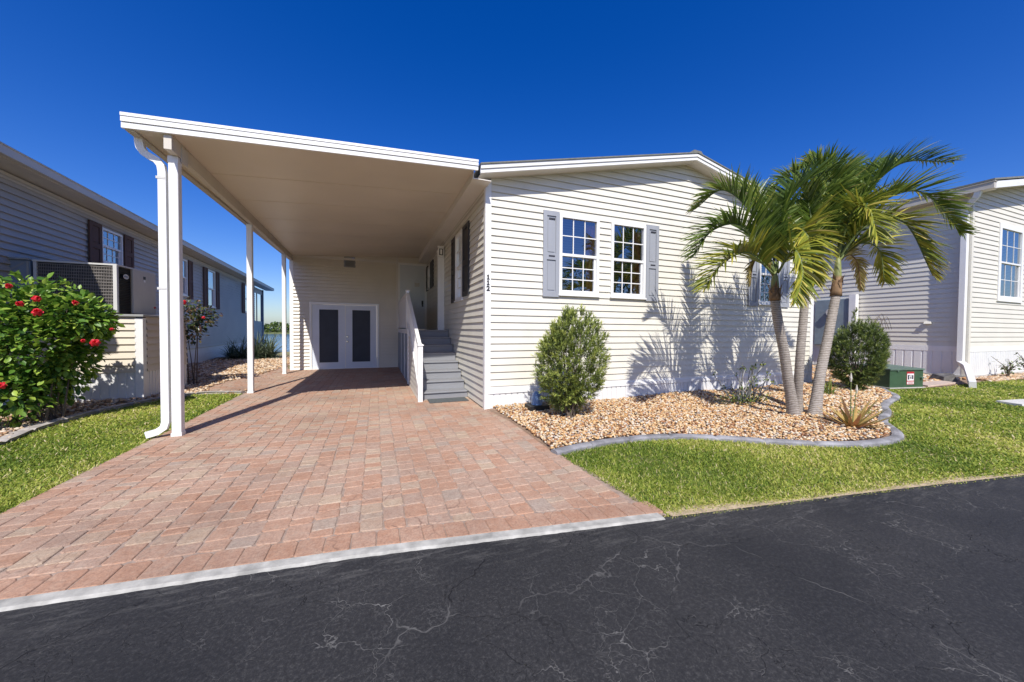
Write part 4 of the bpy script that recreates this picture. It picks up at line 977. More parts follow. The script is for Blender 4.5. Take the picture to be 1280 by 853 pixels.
m = MB(); P_ = [(14.90, YO+.25, 5.64), (14.92, YO+.30, 5.5), (15.08, NY+.12, 5.2), (15.12, NY+.09, 5.05), (15.12, NY+.09, 2.6), (15.12, NY+.09, .55), (15.06, NY+.02, .45), (14.75, -1.05, .38), (13.4, -1.52, .20), (12.5, -1.83, .09)]
m.rtube(P_, .085, .06); m.build('downspout', M['white'], rn)
# electric meter on that wall
mt_ = thing('electric_meter', (15.2, 2.6, 0), 'grey meter panel with round glass meter on the cream wall behind the palms', 'meter box')
mb = MB(); mb.box((15.05, 1.95, .9), (15.22, 3.1, 2.72), bev=.02); mb.build('cabinet', M['meter'], mt_)
mb = MB(); mb.tube([(15.05, 2.5, 2.2), (14.93, 2.5, 2.2)], [.17, .15], 16); mb.build('meter_dial', M['metal_l'], mt_)
mb = MB(); mb.box((15.0, 1.75, .1), (15.2, 1.95, 2.85)); mb.build('mast', M['white'], mt_)
mb = MB(); mb.box((14.2, 3.1, .0), (14.9, 3.9, .12), M['concrete']); mb.box((14.22, 3.15, .12), (14.88, 3.85, .75), M['black'], bev=.03)
for j in range(7): mb.box((14.2, 3.2, .2+j*.07), (14.22, 3.8, .225+j*.07), M['metal'])
tag(mb.build('heat_pump', M['black']), 'low dark heat pump on the ground between the two homes', 'heat pump')

# ------------------------------------------------------------------ pad mounted transformer
tx = thing('transformer_box', (10.8, -.9, 0), 'green metal transformer box with red and white sticker', 'transformer')
c0 = Vector((10.33, -1.13, 0)); ex = Vector((1.08, -.20, 0)); ey = Vector((.22, .86, 0))
def TP(a, b, z): return tuple(c0+ex*a+ey*b+Vector((0, 0, z)))
mb = MB(); mb.hexa([TP(0,0,.02),TP(1,0,.02),TP(1,1,.02),TP(0,1,.02),TP(0,.0,.46),TP(1,.0,.46),TP(1,1,.50),TP(0,1,.50)]); mb.build('cabinet', M['green_box'], tx)
mb = MB(); mb.hexa([TP(-.02,-.03,.462),TP(1.02,-.03,.462),TP(1.02,1.02,.505),TP(-.02,1.02,.505),TP(-.02,-.03,.495),TP(1.02,-.03,.495),TP(1.02,1.02,.54),TP(-.02,1.02,.54)]); mb.build('lid', M['green_lid'], tx)
mb = MB(); mb.hexa([TP(-.04,-.04,0),TP(1.04,-.04,0),TP(1.04,1.04,0),TP(-.04,1.04,0),TP(-.04,-.04,.02),TP(1.04,-.04,.02),TP(1.04,1.04,.02),TP(-.04,1.04,.02)]); mb.build('pad', M['concrete'], tx)
def TS(a0, a1, z0, z1, o, mt): sticker.add([TP(a0,-o,z0),TP(a1,-o,z0),TP(a1,-o,z1),TP(a0,-o,z1)], [(0,1,2,3)], mt)
sticker = MB(); TS(.50,.72,.09,.42,.004,M['red']); TS(.51,.71,.19,.37,.007,M['sticker']); TS(.51,.71,.10,.165,.007,M['sticker'])
for j in range(3): TS(.53,.69,.112+j*.017,.119+j*.017,.010,M['red'])
for (a, b, c, d) in ((.53,.57,.22,.34),(.60,.63,.24,.30),(.65,.69,.23,.33),(.57,.65,.325,.335)): TS(a,b,c,d,.010,M['slot'])
sticker.build('warning_sticker', M['sticker'], tx)
mb = MB(); mb.tube([TP(.93,0,.26),TP(.93,-.05,.26)], .03, 8); mb.box(TP(.2,-.035,.43), TP(.24,-.01,.455)); mb.build('latch', M['green_lid'], tx)

mb = MB(); mb.hexa([(11.65,-1.34,0),(13.35,-1.30,0),(13.9,-.4,0),(12.2,-.4,0),(11.67,-1.33,.04),(13.33,-1.29,.04),(13.88,-.41,.04),(12.2,-.41,.04)]); tag(mb.build('concrete_slab', M['slab']), 'flat pinkish slab on the ground right of the green transformer box', 'slab')
mb = MB(); mb.hexa([(15.15,-.14,1.72),(15.235,-.14,1.72),(15.235,.03,1.72),(15.15,.03,1.72),(15.20,-.12,1.80),(15.235,-.12,1.80),(15.235,.02,1.80),(15.20,.02,1.80)]); mb.build('wall_vent', M['siding_r'], rn)
# stepping stone, splash block, ground fixture
mb = MB(); ring = [(10.05+.42*math.cos(a)*(1+.08*math.sin(3*a)), -3.02+.24*math.sin(a)) for a in [2*math.pi*i/14 for i in range(14)]]
mb.add([(x, y, .0) for x, y in ring]+[(x*.98+.2, y*.98-.06, .055) for x, y in ring], [(i, (i+1) % 14, 14+(i+1) % 14, 14+i) for i in range(14)]+[[14+i for i in range(14)]])
mb = MB(); mb.hexa([(9.85,-3.22,0),(10.75,-3.36,0),(10.85,-2.98,0),(9.98,-2.86,0),(9.86,-3.21,.05),(10.74,-3.35,.05),(10.84,-2.99,.05),(9.99,-2.87,.05)]); tag(mb.build('stepping_stone', M['stone_flat']), 'pale flat stepping stone lying in the right lawn', 'stepping stone')
mb = MB(); mb.hexa([(13.45,-1.02,0),(14.0,-1.12,0),(14.3,-.75,0),(13.7,-.6,0),(13.52,-1.0,.15),(13.95,-1.06,.22),(14.2,-.8,.22),(13.75,-.7,.2)]); tag(mb.build('splash_block', M['rock_d']), 'dark block beside the white downspout at the cream house corner', 'splash block')
gf = thing('ground_fixture', (.80, -.50, 0), 'low black box with pale rim beside the front wall behind the shrub', 'fixture')
mb = MB(); mb.box((.60, -.62, .0), (1.0, -.30, .045), bev=.01); mb.build('base', M['metal_l'], gf)
mb = MB(); mb.box((.62, -.60, .045), (.98, -.32, .13), bev=.01); mb.build('body', M['black'], gf)
mb = MB(); mb.tube([(.80, -.45, .13), (.80, -.45, .30), (.80, -.45, .36)], [.10, .085, .04], 14); mb.build('jug', M['bluejug'], gf)
mb = MB(); sx = [(-5.72, 3.02, .10), (-5.60, 3.1, .06)]
for i, (x, y, r_) in enumerate([(-5.62, 3.06, .10), (-5.45, 3.0, .07), (-5.86, 2.9, .08)]):
    mb = MB(); V_ = IV*np.array([r_, r_*.7, r_*.45]) + np.array([x, y, r_*.25]); mb.add([tuple(v_) for v_ in V_+rng.normal(0, .006, V_.shape)], IF.tolist())
    tag(mb.build('rock', M['rock_d']), ['dark rock at the end of the left edging, largest of three', 'small dark rock nearest the driveway by the left edging', 'dark rock nearest the tan platform by the left edging'][i], 'rock')

# ------------------------------------------------------------------ PLANTS
FRONDS = {'A':[
 ([(4.1, -2.26, 2.34), (3.9, -2.07, 3.22), (3.5, -1.81, 3.73), (3.13, -1.58, 3.44)], 0),
 ([(4.1, -2.26, 2.34), (3.55, -2.13, 3.04), (2.98, -2.06, 2.96), (2.61, -2.02, 2.52)], 0),
 ([(4.08, -2.26, 2.32), (3.47, -2.26, 2.62), (2.9, -2.28, 2.4), (2.53, -2.3, 2.01)], 1),
 ([(4.12, -2.27, 2.37), (4.3, -2.22, 3.29), (4.73, -2.28, 3.87), (5.33, -2.46, 4.16)], 0),
 ([(4.13, -2.28, 2.35), (4.07, -2.53, 2.66), (3.99, -2.71, 2.3), (3.84, -2.71, 1.85)], 1),
 ([(4.07, -2.25, 2.31), (3.96, -2.11, 2.62), (3.94, -2.01, 2.5), (3.95, -1.97, 2.19)], 2),
 ([(4.11, -2.27, 2.37), (4.24, -2.01, 3.28), (4.4, -1.57, 3.92), (4.33, -1.16, 4.09)], 0),
],
'B':[
 ([(5.04, -2.22, 2.55), (5.14, -2.14, 3.52), (4.95, -1.96, 4.11), (4.68, -1.76, 3.89)], 0),
 ([(5.06, -2.23, 2.57), (5.41, -2.15, 3.65), (5.82, -2.1, 4.3), (5.65, -1.83, 4.71)], 0),
 ([(5.04, -2.22, 2.52), (4.58, -2.32, 3.04), (4.41, -2.55, 2.84), (4.4, -2.66, 2.19)], 1),
 ([(5.04, -2.22, 2.57), (5.33, -1.93, 3.43), (5.43, -1.48, 3.77), (5.56, -1.15, 3.44)], 0),
 ([(5.06, -2.23, 2.57), (5.69, -2.06, 3.79), (6.76, -1.87, 4.59), (7.52, -1.78, 4.55)], 0),
],
'C':[
 ([(5.69, -2.29, 2.72), (6.04, -2.41, 3.65), (6.69, -2.64, 4.35), (7.56, -2.97, 4.39)], 0),
 ([(5.69, -2.29, 2.72), (6.11, -2.54, 3.53), (6.75, -2.87, 3.8), (7.29, -3.19, 3.08)], 0),
 ([(5.69, -2.29, 2.69), (5.75, -2.6, 3.16), (6.12, -2.93, 3.2), (6.29, -3.21, 2.31)], 1),
 ([(5.69, -2.29, 2.66), (6.23, -2.3, 3.0), (6.81, -2.34, 2.95), (7.04, -2.34, 2.37)], 1),
 ([(5.67, -2.29, 2.72), (5.8, -2.22, 3.75), (5.49, -2.09, 4.34), (5.03, -1.91, 4.24)], 0),
 ([(5.67, -2.29, 2.64), (6.23, -2.16, 2.85), (6.68, -2.1, 2.72), (6.86, -2.08, 2.24)], 2),
 ([(5.67, -2.29, 2.72), (6.26, -2.15, 3.77), (7.22, -1.97, 4.58), (8.31, -2.0, 4.91)], 0),
 ([(5.67, -2.29, 2.72), (5.51, -2.55, 3.41), (5.23, -2.88, 3.31), (5.14, -3.04, 2.79)], 1),
],
}
def catmull(P, n):
    P = [np.array(p) for p in P]; P = [2*P[0]-P[1]]+P+[2*P[-1]-P[-2]]; out = []
    segs = len(P)-3
    for i in range(segs):
        for k in range(n):
            t = k/n; a, b, c, d = P[i:i+4]; out.append(.5*((2*b)+(c-a)*t+(2*a-5*b+4*c-d)*t*t+(3*b-a-3*c+d)*t**3))
    out.append(P[-2]); return np.array(out)
def frond(parent, pts, kind):
    C = catmull(pts, 14); seg = np.linalg.norm(np.diff(C, axis=0), axis=1); S = np.concatenate([[0], np.cumsum(seg)]); Ltot = S[-1]
    m = MB(); rad = [.017*(1-.85*s/Ltot)+.002 for s in S]
    m.tube(C[::2], rad[::2], 6)
    n = int(80*max(.7, Ltot/1.5)); t = np.linspace(.13, .995, n)
    V_all, F_all, R_all = [], [], []; off = 0
    mi = {0: 'frond', 1: 'frond_y', 2: 'frond_b'}[kind]
    side0 = np.cross(C[-1]-C[0], [0, 0, 1.]); side0 /= np.linalg.norm(side0)+1e-9
    ytip = random.uniform(.0, .5)
    for s_ in (-1, 1):
        for tt in t:
            s = tt*Ltot; i = min(np.searchsorted(S, s), len(C)-1); i = max(i, 1)
            fdir = C[min(i+1, len(C)-1)]-C[i-1]; fdir /= np.linalg.norm(fdir)
            p = C[i-1]+(C[i]-C[i-1])*((s-S[i-1])/max(1e-6, S[i]-S[i-1]))
            sd_ = side0 - fdir*np.dot(side0, fdir); sd_ /= np.linalg.norm(sd_)+1e-9; upv = np.cross(sd_, fdir)
            if upv[2] < 0 and abs(fdir[2]) < .8: upv = -upv
            ln_ = (.56 if kind != 2 else .30)*(math.sin(math.pi*(.16+.80*tt))**.6)*random.uniform(.85, 1.1)*min(1.0, .28+Ltot*.42)
            fw = .55+.75*tt
            d = sd_*s_*random.uniform(.7, 1.0)+fdir*fw*random.uniform(.85, 1.15)+upv*random.uniform(.45, 1.2); d /= np.linalg.norm(d)
            wd = .0155*random.uniform(.8, 1.2)*(1.15-.4*tt); nseg = 5; q = p.copy(); dd = d.copy()
            wv = np.cross(dd, upv+.4*rng.normal(size=3)); wv /= np.linalg.norm(wv)+1e-9
            prof = [.5, 1., 1., .8, .5, .05]; droop = random.uniform(.03, .15)*(1.6 if kind == 2 else 1)
            rv = np.clip(random.gauss(.36, .2)+ytip*tt*.5, 0, 1)
            vs_ = []; rr = []
            for k in range(nseg+1):
                vs_ += [q-wv*wd*prof[k], q+wv*wd*prof[k]]; rr += [min(1, rv+.10*k*k/25*4*ytip)]*2
                dd = dd+np.array([0, 0, -droop]); dd /= np.linalg.norm(dd); q = q+dd*ln_/nseg
            V_all += vs_; R_all += rr
            F_all += [(off+2*k, off+2*k+1, off+2*k+3, off+2*k+2) for k in range(nseg)]; off += 2*(nseg+1)
    o = np_mesh('frond', np.array(V_all), np.array(F_all), np.array(R_all), M[mi], parent)
    if kind: o['label'] = 'yellowing frond' if kind == 1 else 'withered short frond'
    me = m.build('leaf_stalk', M['leafstalk'] if kind != 2 else M['boot'], o, smooth=True)
    return o
TR = {'A': [(4.66,-2.26,-.03),(4.60,-2.25,.25),(4.50,-2.25,.6),(4.37,-2.25,1.1),(4.22,-2.25,1.55),(4.12,-2.25,1.93)],
      'B': [(5.02,-2.10,-.03),(4.97,-2.12,.3),(4.89,-2.18,.7),(4.88,-2.2,1.1),(4.93,-2.2,1.6),(4.98,-2.2,2.16)],
      'C': [(4.98,-2.37,-.03),(5.07,-2.35,.3),(5.20,-2.33,.75),(5.38,-2.31,1.22),(5.52,-2.30,1.65),(5.63,-2.30,2.06)]}
TOP = {'A': (4.09,-2.26,2.36), 'B': (5.03,-2.21,2.56), 'C': (5.69,-2.29,2.74)}
LBL = {'A': 'left palm of the clump, its trunk leaning left over the gravel', 'B': 'middle palm of the clump, standing nearly upright behind the others', 'C': 'right palm of the clump, its trunk leaning right'}
for k in 'ABC':
    pt = thing('palm_tree', TR[k][0][:2]+(0,), LBL[k], 'palm tree', 'palms of the clump in the gravel bed')
    P_ = catmull(TR[k], 10); m = MB()
    rad = [.079*(1-.20*i/len(P_)) + .045*math.exp(-i/5.) + .002*math.sin(i*2.4) for i in range(len(P_))]
    if k == 'B': rad = [r_*.9 for r_ in rad]
    m.tube(P_, rad, 18); m.build('trunk', M['trunk'], pt, smooth=True)
    a = np.array(TR[k][-1]); b = np.array(TOP[k]); m = MB()
    rb = rad[-1]
    m.tube([a+(b-a)*t for t in (-.02, .1, .3, .5)], [rb*1.25, rb*1.22, rb*1.02, rb*.9], 14, M['boot']); m.build('leaf_base', M['boot'], pt, smooth=True)
    m = MB(); m.tube([a+(b-a)*t for t in (.3, .5, .8, 1.05)], [rb*.95, rb*.92, rb*.7, rb*.35], 12); m.build('crownshaft', M['shaft'], pt, smooth=True)
    # peeling strips and stubs of old leaf bases
    m = MB()
    for i in range(7):
        an = random.uniform(0, 6.28); zf = random.uniform(.0, .45); p = a+(b-a)*zf; dx = np.array([math.cos(an), math.sin(an), 0])
        m.add([tuple(p+dx*rb*1.1+np.array([-dx[1], dx[0], 0])*.03), tuple(p+dx*rb*1.1-np.array([-dx[1], dx[0], 0])*.03), tuple(p+dx*(rb+.05)+np.array([0, 0, .12])), tuple(p+dx*(rb+.03)+np.array([0, 0, -.10]))], [(0,1,2),(0,1,3)])
    m.build('old_sheath', M['boot'], pt)
    for pts, kind in FRONDS[k]: frond(pt, pts, kind)

def in_blob(n, c, r, lumps=9, inner=.55, seed=1):
    """points through the outer shell of a lumpy blob; returns pos and outward dirs"""
    lr = np.random.default_rng(seed); ld = lr.normal(size=(lumps, 3)); ld /= np.linalg.norm(ld, axis=1, keepdims=True); la = lr.uniform(-.26, .32, lumps)
    d = rng.normal(size=(n, 3)); d /= np.linalg.norm(d, axis=1, keepdims=True)
    k = 1+(np.maximum(0, d@ld.T-.55)*2.*la[None]).sum(1)
    rr = (inner+(1-inner)*rng.random(n)**.55)*k
    return np.array(c)+d*rr[:, None]*np.array(r), d, rr/k

def yew(name, c, r, n, mt, label, seed, spikes=()):
    t = thing(name, (c[0], c[1], 0), label, 'shrub')
    pos, d, q = in_blob(n, c, r, 14, .45, seed)
    pos[:, 2] = np.maximum(pos[:, 2], .05)
    taper = np.clip(.62+.5*(pos[:, 2]/(c[2]+r[2])), .5, 1.)
    pos[:, :2] = np.array(c[:2])+(pos[:, :2]-np.array(c[:2]))*np.where(pos[:, 2] < c[2]*.9, np.clip(.68+.36*pos[:, 2]/(c[2]*.9), .6, 1), 1)[:, None]
    up_ = d*.8+np.array([0, 0, 1.])*.75+rng.normal(0, .28, d.shape); up_ /= np.linalg.norm(up_, axis=1, keepdims=True)
    ex_p, ex_u = [], []
    for (bx_, by_, z0, z1, sp) in spikes:
        for i in range(int(sp)):
            z = z0+(z1-z0)*i/sp; ex_p.append((bx_+random.gauss(0, .025), by_+random.gauss(0, .025), z)); ex_u.append((random.gauss(0, .3), random.gauss(0, .3), 1))
    if ex_p: pos = np.concatenate([pos, ex_p]); up_ = np.concatenate([up_, ex_u]); q = np.concatenate([q, np.ones(len(ex_p))])
    n = len(pos); k = 16
    pp = np.repeat(pos, k, 0); uu = np.repeat(up_, k, 0); ti = np.tile(np.linspace(0, 1, k), n)
    rv = rng.normal(size=(n*k, 3)); rv -= uu*(rv*uu).sum(1, keepdims=True); rv /= np.linalg.norm(rv, axis=1, keepdims=True)
    dirs = rv*(1-.55*ti[:, None])+uu*(.35+.8*ti[:, None])
    base = pp+uu*(ti*.085)[:, None]
    L_ = rng.uniform(.055, .09, n*k)*(1.1-.3*ti); W_ = rng.uniform(.009, .013, n*k)
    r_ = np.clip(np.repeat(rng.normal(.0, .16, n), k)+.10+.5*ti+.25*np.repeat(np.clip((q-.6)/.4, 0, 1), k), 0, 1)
    V, F, rr = scatter(*T_NEED, base, frame_from(dirs, rng.uniform(-.8, .8, n*k)), np.stack([W_, L_, L_], 1), r_)
    np_mesh('foliage', V, F, rr, mt, t)
    m = MB()
    for i in range(16):
        an = random.uniform(0, 6.28); e = random.uniform(.2, .75); tp = (c[0]+math.cos(an)*r[0]*e, c[1]+math.sin(an)*r[1]*e, c[2]+r[2]*random.uniform(.0, .75))
        b0 = (c[0]+random.gauss(0, .05), c[1]+random.gauss(0, .05), 0); md = tuple(b0[j]*.5+tp[j]*.5+(random.gauss(0, .04) if j < 2 else -.05) for j in range(3))
        m.tube(catmull([b0, md, tp], 4), [.016-.0013*j for j in range(9)], 5)
    m.build('stems', M['bark'], t)
    return t
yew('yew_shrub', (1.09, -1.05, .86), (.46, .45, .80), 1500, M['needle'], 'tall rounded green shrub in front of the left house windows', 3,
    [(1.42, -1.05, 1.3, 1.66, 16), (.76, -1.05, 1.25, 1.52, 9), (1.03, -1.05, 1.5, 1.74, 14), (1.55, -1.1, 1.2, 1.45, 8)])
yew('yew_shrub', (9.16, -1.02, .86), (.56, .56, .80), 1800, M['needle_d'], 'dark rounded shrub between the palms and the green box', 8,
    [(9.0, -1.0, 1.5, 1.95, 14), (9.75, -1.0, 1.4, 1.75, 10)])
# bare twigs over the second shrub
m = MB()
for i in range(5):
    x0 = 9.55+.12*i; m.tube(catmull([(x0, -1, 1.2), (x0+.1, -1, 1.6), (x0+.28, -1.05, 1.75+.07*(i % 3)), (x0+.40, -1.1, 1.5)], 4), [.006]*13, 4)
tw = tag(m.build('dry_branch', M['bark']), 'bare arching twigs growing behind the dark shrub by the green box', 'twigs')

# hibiscus
def leafbush(name, c, r, n, mt, label, seed, lsize=(.05, .10), stems=10, inner=.5, base=None, cat='hibiscus', extra=()):
    t = thing(name, ((base or c)[0], (base or c)[1], 0), label, cat)
    pos, d, q = in_blob(n, c, r, 16, inner, seed)
    for (cc, rc, nn) in extra:
        p2, d2, q2 = in_blob(nn, cc, rc, 8, .3, seed+5); pos = np.concatenate([pos, p2]); d = np.concatenate([d, d2]); q = np.concatenate([q, q2])
    ok = pos[:, 2] > .04; pos, d, q = pos[ok], d[ok], q[ok]; n = len(pos)
    dirs = d*.9+rng.normal(0, .55, d.shape)+np.array([0, 0, -.12]); roll = rng.normal(0, .5, n)
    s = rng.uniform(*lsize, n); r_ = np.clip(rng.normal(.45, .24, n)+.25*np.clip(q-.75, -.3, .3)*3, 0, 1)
    r_[rng.random(n) < .07] = .97
    V, F, rr = scatter(*T_LEAF, pos, frame_from(dirs, roll), np.stack([s*1.05, s, s], 1), r_)
    np_mesh('foliage', V, F, rr, mt, t)
    m = MB(); b = base or (c[0], c[1], 0)
    for i in range(stems):
        j = rng.integers(0, n); tp = pos[j]; b0 = np.array([b[0]+random.gauss(0, .08), b[1]+random.gauss(0, .08), 0.]); md = b0*.55+tp*.45+np.array([0, 0, .12])
        m.tube(catmull([b0, md, tp], 5), [.014-.0011*k for k in range(11)], 5)
    m.build('stems', M['bark'], t)
    return t
def flower(parent, p, size, kind=0):
    m = MB(); p = Vector(p); face = (Vector((CX, CY_, 1.42))-p).normalized(); face = (face+Vector((random.uniform(-.4, .4), random.uniform(-.2, .2), random.uniform(-.1, .5)))).normalized()
    x = face.cross(Vector((0, 0, 1))).normalized(); y = x.cross(face)
    for layer in range(3):
        for i in range(6):
            a = 2*math.pi*i/6+layer*.5; dr = x*math.cos(a)+y*math.sin(a); tn = -x*math.sin(a)+y*math.cos(a); L_ = size*(1-.22*layer); w_ = size*.42*(1-.15*layer); h = layer*.012
            c1 = p+dr*L_*.15+face*(.004+h); c2 = p+dr*L_*.6+face*(.03+h*1.6)+face*random.uniform(-.008, .012); c3 = p+dr*L_+face*(.012+h*2)+face*random.uniform(-.015, .015)
            m.add([c1-tn*w_*.2, c1+tn*w_*.2, c2+tn*w_, c3+tn*w_*.5, c3-tn*w_*.5, c2-tn*w_], [(0,1,2,5),(5,2,3,4)])
    o = m.build('flower', M['petal'], parent); return o
hb = leafbush('hibiscus_bush', (-6.42, 1.35, 1.12), (.74, .66, .88), 4300, M['hib'], 'large hibiscus bush with red flowers at the left edge', 21, (.065, .125), 16, .42, (-6.35, 1.4, 0), 'hibiscus',
              [((-6.0, 1.35, 1.55), (.42, .40, .32), 900), ((-6.9, 1.2, 1.5), (.6, .5, .5), 900), ((-6.55, 1.0, .5), (.45, .4, .45), 650)])
def PXw(x, y, Y):      # a point seen at (x, y) of the photograph on the plane Y
    v_ = rt3*(x-640)-up3*(y-422.0)+f2*440.86; t_ = (Y-CY_-.00318846*-1)/v_.y
    t_ = (Y+6.00318846)/v_.y; return (-1.81138421+v_.x*t_, Y, 1.42+v_.z*t_)
FL = [(-6.2, 0.55, 1.93, 0.055), (-6.21, 0.55, 1.8, 0.045), (-6.1, 0.55, 1.71, 0.06), (-5.96, 0.55, 1.78, 0.07), (-5.95, 0.55, 1.6, 0.085), (-5.58, 0.55, 1.73, 0.05), (-5.4, 0.55, 1.2, 0.085), (-6.29, 0.55, 0.66, 0.075), (-5.52, 0.55, 1.23, 0.04), (-5.84, 0.55, 1.72, 0.035), (-5.22, 0.55, 1.39, 0.035)]
for (x, y, z, s) in [f_ for q_, f_ in enumerate(FL) if q_ not in (1, 9)]: flower(hb, (x, y, z), s*.62)
h2 = leafbush('hibiscus_shrub', (-6.02, 4.75, 1.62), (.50, .40, .42), 420, M['hib_red'], 'thin reddish hibiscus shrub growing behind the front carport post', 33, (.075, .12), 4, .2, (-6.0, 4.9, 0), 'hibiscus', [((-5.75, 4.75, 1.72), (.28, .25, .22), 110), ((-5.95, 4.7, 1.25), (.22, .2, .22), 60)])
for (x, y, z, s) in ((-5.95, 4.3, 2.0, .06), (-6.5, 4.3, 1.86, .06), (-5.6, 4.35, 1.66, .035)): flower(h2, (x, y, z), s)

# strap-leaved clumps by the water
def straps(name, spots, L_, W_, mt, label, cat, el=(.5, 1.4), per=70):
    t = thing(name, (spots[0][0], spots[0][1], 0), label, cat); V_, F_, R_ = [], [], []; off = 0
    for (x, y, s) in spots:
        for i in range(per):
            az = random.uniform(0, 6.28); e = random.uniform(*el); d = np.array([math.cos(az)*math.cos(e), math.sin(az)*math.cos(e), math.sin(e)]); q = np.array([x+random.gauss(0, .05*s), y+random.gauss(0, .05*s), .02])
            wv = np.array([-math.sin(az), math.cos(az), 0]); ln_ = L_*s*random.uniform(.6, 1.1); r_ = random.random(); n_ = 6
            for k in range(n_+1):
                w_ = W_*(1-(k/n_)**2*.95); V_ += [q-wv*w_, q+wv*w_]; R_ += [r_]*2; d = d+np.array([0, 0, -.17]); d /= np.linalg.norm(d); q = q+d*ln_/n_
            F_ += [(off+2*k, off+2*k+1, off+2*k+3, off+2*k+2) for k in range(n_)]; off += 2*(n_+1)
    np_mesh('foliage', np.array(V_), np.array(F_), np.array(R_), mt, t); return t
straps('strap_leaf_clump', [(-6.9, 13.0, 1), (-7.5, 13.2, .9), (-6.4, 13.3, 1.05), (-7.9, 13.4, .7), (-6.8, 13.8, 1.1)], 1.45, .022, M['agap'], 'grey green strap leaved clump beside the far end of the left home', 'plant', (.35, 1.45), 120)
straps('bulbine_tuft', [(7.55, -1.25, 1)], .42, .012, M['succ'], 'small yellow green tuft behind the right palm trunk', 'plant', (.9, 1.5), 45)
# aloe with stiff pointed leaves and flower stalks
al = thing('aloe_plant', (4.66, -3.02, 0), 'reddish spiky aloe with two tall flower stalks near the edging', 'aloe')
m = MB()
for i in range(34):
    az = 6.28*i/34+random.uniform(-.15, .15); e = random.uniform(.25, 1.35) if i % 3 else random.uniform(.1, .5); L_ = random.uniform(.36, .60); d = Vector((math.cos(az)*math.cos(e), math.sin(az)*math.cos(e), math.sin(e))); q = Vector((4.66, -3.02, .02))+d*.02
    tn = Vector((-math.sin(az), math.cos(az), 0)); nrm = d.cross(tn); vs_ = []; n_ = 7
    for k in range(n_+1):
        t_ = k/n_; w_ = .038*(1-t_**1.6)+.001; vs_ += [q-tn*w_, q-nrm*w_*.35, q+tn*w_, q+nrm*w_*.12]; d = (d+Vector((0, 0, .03 if e < .7 else -.015))).normalized(); q = q+d*L_/n_
    m.add(vs_, [(4*k+j, 4*k+(j+1) % 4, 4*k+4+(j+1) % 4, 4*k+4+j) for k in range(n_) for j in range(4)])
m.build('foliage', M['aloe'], al)
for (x, y, z, lean) in ((4.66, -3.0, .80, -.02), (4.70, -3.0, .62, .09)):
    m = MB(); m.tube([(x, y, .05), (x+lean*.5, y, z*.55), (x+lean, y, z)], [.008, .006, .005], 6, M['leafstalk'])
    m.tube([(x+lean, y, z-.10), (x+lean, y, z-.05), (x+lean, y, z+.03)], [.010, .017, .004], 7, M['gutter_b']); m.build('flower_stalk', M['leafstalk'], al)
# crown of thorns by the wall
ct = thing('thorny_shrub', (4.9, -1.15, 0), 'sparse thorny shrub with thin grey stems between shrub and palms', 'shrub')
m = MB(); V_, R_ = [], []; PP = []; DD = []
for i in range(24):
    az = random.uniform(0, 6.28); sp = random.uniform(.15, .62); h = random.uniform(.25, .78); x, y = 4.95+random.gauss(0, .12), -1.18+random.gauss(0, .08)
    tp = (x+math.cos(az)*sp, y+math.sin(az)*sp*.6, h); mid = (x+math.cos(az)*sp*.45, y+math.sin(az)*sp*.3, h*.5)
    cpts = catmull([(x, y, 0), mid, tp], 5); m.tube(cpts, [.011]*8+[.008]*3, 5)
    for j in range(9):
        PP.append(np.array(tp)+rng.normal(0, .022, 3)); DD.append(rng.normal(0, 1, 3)+np.array([0, 0, .6]))
for i in range(420): PP.append(np.array([4.95, -1.2, .09])+rng.normal(0, 1, 3)*np.array([.30, .14, .05])); DD.append(rng.normal(0, 1, 3)+np.array([0, 0, .9]))
m.build('stems', M['metal'], ct)
PP = np.array(PP); PP[:, 2] = np.maximum(PP[:, 2], .02); DD = np.array(DD); s = rng.uniform(.035, .065, len(PP))
V, F, rr = scatter(*T_LEAF, PP, frame_from(DD), np.stack([s, s, s], 1), rng.random(len(PP))); np_mesh('foliage', V, F, rr, M['succ'], ct)
# twiggy weeds by the right neighbour
for i, (x, y, h, lb) in enumerate(((16.9, -1.25, .75, 'thin dark weed against the white skirting left of the frame edge'), (18.2, -1.3, .85, 'thin dark weed touching the right photo edge'))):
    wd = thing('young_shrub', (x, y, 0), lb, 'shrub'); m = MB(); PP, DD = [], []
    for j in range(10):
        tp = (x+random.gauss(0, .22), y+random.gauss(0, .15), h*random.uniform(.5, 1)); m.tube([(x, y, 0), ((x+tp[0])/2, y, tp[2]*.5), tp], [.012, .01, .006], 5)
        for q in range(9): f_ = random.uniform(.3, 1); PP.append(np.array([x+(tp[0]-x)*f_, y+(tp[1]-y)*f_, tp[2]*f_])+rng.normal(0, .03, 3)); DD.append(rng.normal(0, 1, 3))
    m.build('stems', M['bark'], wd); PP = np.array(PP); s = rng.uniform(.06, .11, len(PP)); V, F, rr = scatter(*T_LEAF, PP, frame_from(np.array(DD)), np.stack([s, s, s], 1), rng.random(len(PP))*.7); np_mesh('foliage', V, F, rr, M['needle_d'], wd)
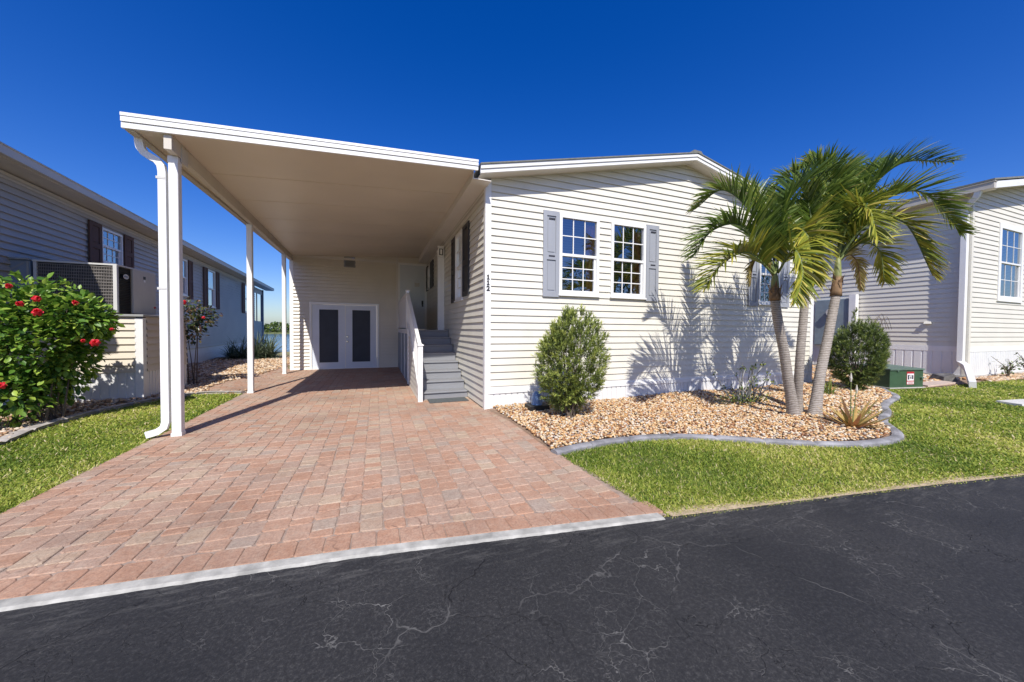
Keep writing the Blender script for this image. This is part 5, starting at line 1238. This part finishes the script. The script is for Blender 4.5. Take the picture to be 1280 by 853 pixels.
# small low yellow plant patch near the edging curve
PP = np.array([5.95, -2.55, .05])+rng.normal(0, 1, (160, 3))*np.array([.16, .06, .012]); s = rng.uniform(.02, .04, 160)
V, F, rr = scatter(*T_LEAF, PP, frame_from(rng.normal(0, 1, (160, 3))+np.array([0, 0, 1])), np.stack([s, s, s], 1), rng.random(160)*.3+.7); tag(np_mesh('creeping_plant', V, F, rr, M['succ']), 'low yellowish creeping plant in the gravel right of the aloe', 'plant')

# mangroves across the water (one far-off mass)
n = 26000; X = rng.uniform(-260, 60, n); Y = 131+rng.random(n)**1.6*14
hgt = 2.9+.5*np.sin(X*.11)+.35*np.sin(X*.37+1)+.25*np.sin(X*.9)
Z = -.4+hgt*rng.random(n)**.7; s = rng.uniform(.5, 1.0, n)
V, F, rr = scatter(*T_LEAF, np.stack([X, Y, Z], 1), frame_from(rng.normal(0, 1, (n, 3))), np.stack([s*1.5, s, s], 1), rng.random(n)); tag(np_mesh('mangrove', V, F, rr, M['mangrove']), 'low green mangrove belt on the far side of the water', 'mangroves', kind='stuff')

# trees on the other side of the road (they show mirrored in the window panes)
def far_tree(x, y, h, r, label):
    t = thing('broadleaf_tree', (x, y, 0), label, 'tree', 'trees mirrored in the window panes'); m = MB()
    m.tube([(x, y, 0), (x+.1, y, h*.3), (x, y+.1, h*.6)], [.22, .18, .1], 8)
    for i in range(6): a = i*1.05; m.tube([(x, y, h*.35), (x+math.cos(a)*r*.4, y+math.sin(a)*r*.4, h*.55), (x+math.cos(a)*r*.7, y+math.sin(a)*r*.7, h*.7)], [.1, .06, .03], 5)
    m.build('trunk', M['bark'], t)
    pos, d, q = in_blob(4200, (x, y, h*.62), (r, r, h*.40), 18, .35, int(abs(x)*7)+3); s = rng.uniform(.18, .34, len(pos))
    V, F, rr = scatter(*T_LEAF, pos, frame_from(d+rng.normal(0, .7, d.shape)), np.stack([s, s, s], 1), rng.random(len(pos))); np_mesh('crown', V, F, rr, M['mangrove'], t)
for x, y, h, r, lb in ((17, -19, 8.2, 3.4, 'tallest leafy tree across the road, mirrored in the right front window'), (24, -21, 7.0, 3.2, 'leafy tree across the road mirrored at the right side of the right front window'), (10, -20, 4.6, 2.6, 'lower leafy tree across the road mirrored in the left front window'), (34, -20, 7.5, 3.6, 'leafy tree across the road mirrored in the window of the right house')): far_tree(x, y, h, r, lb)
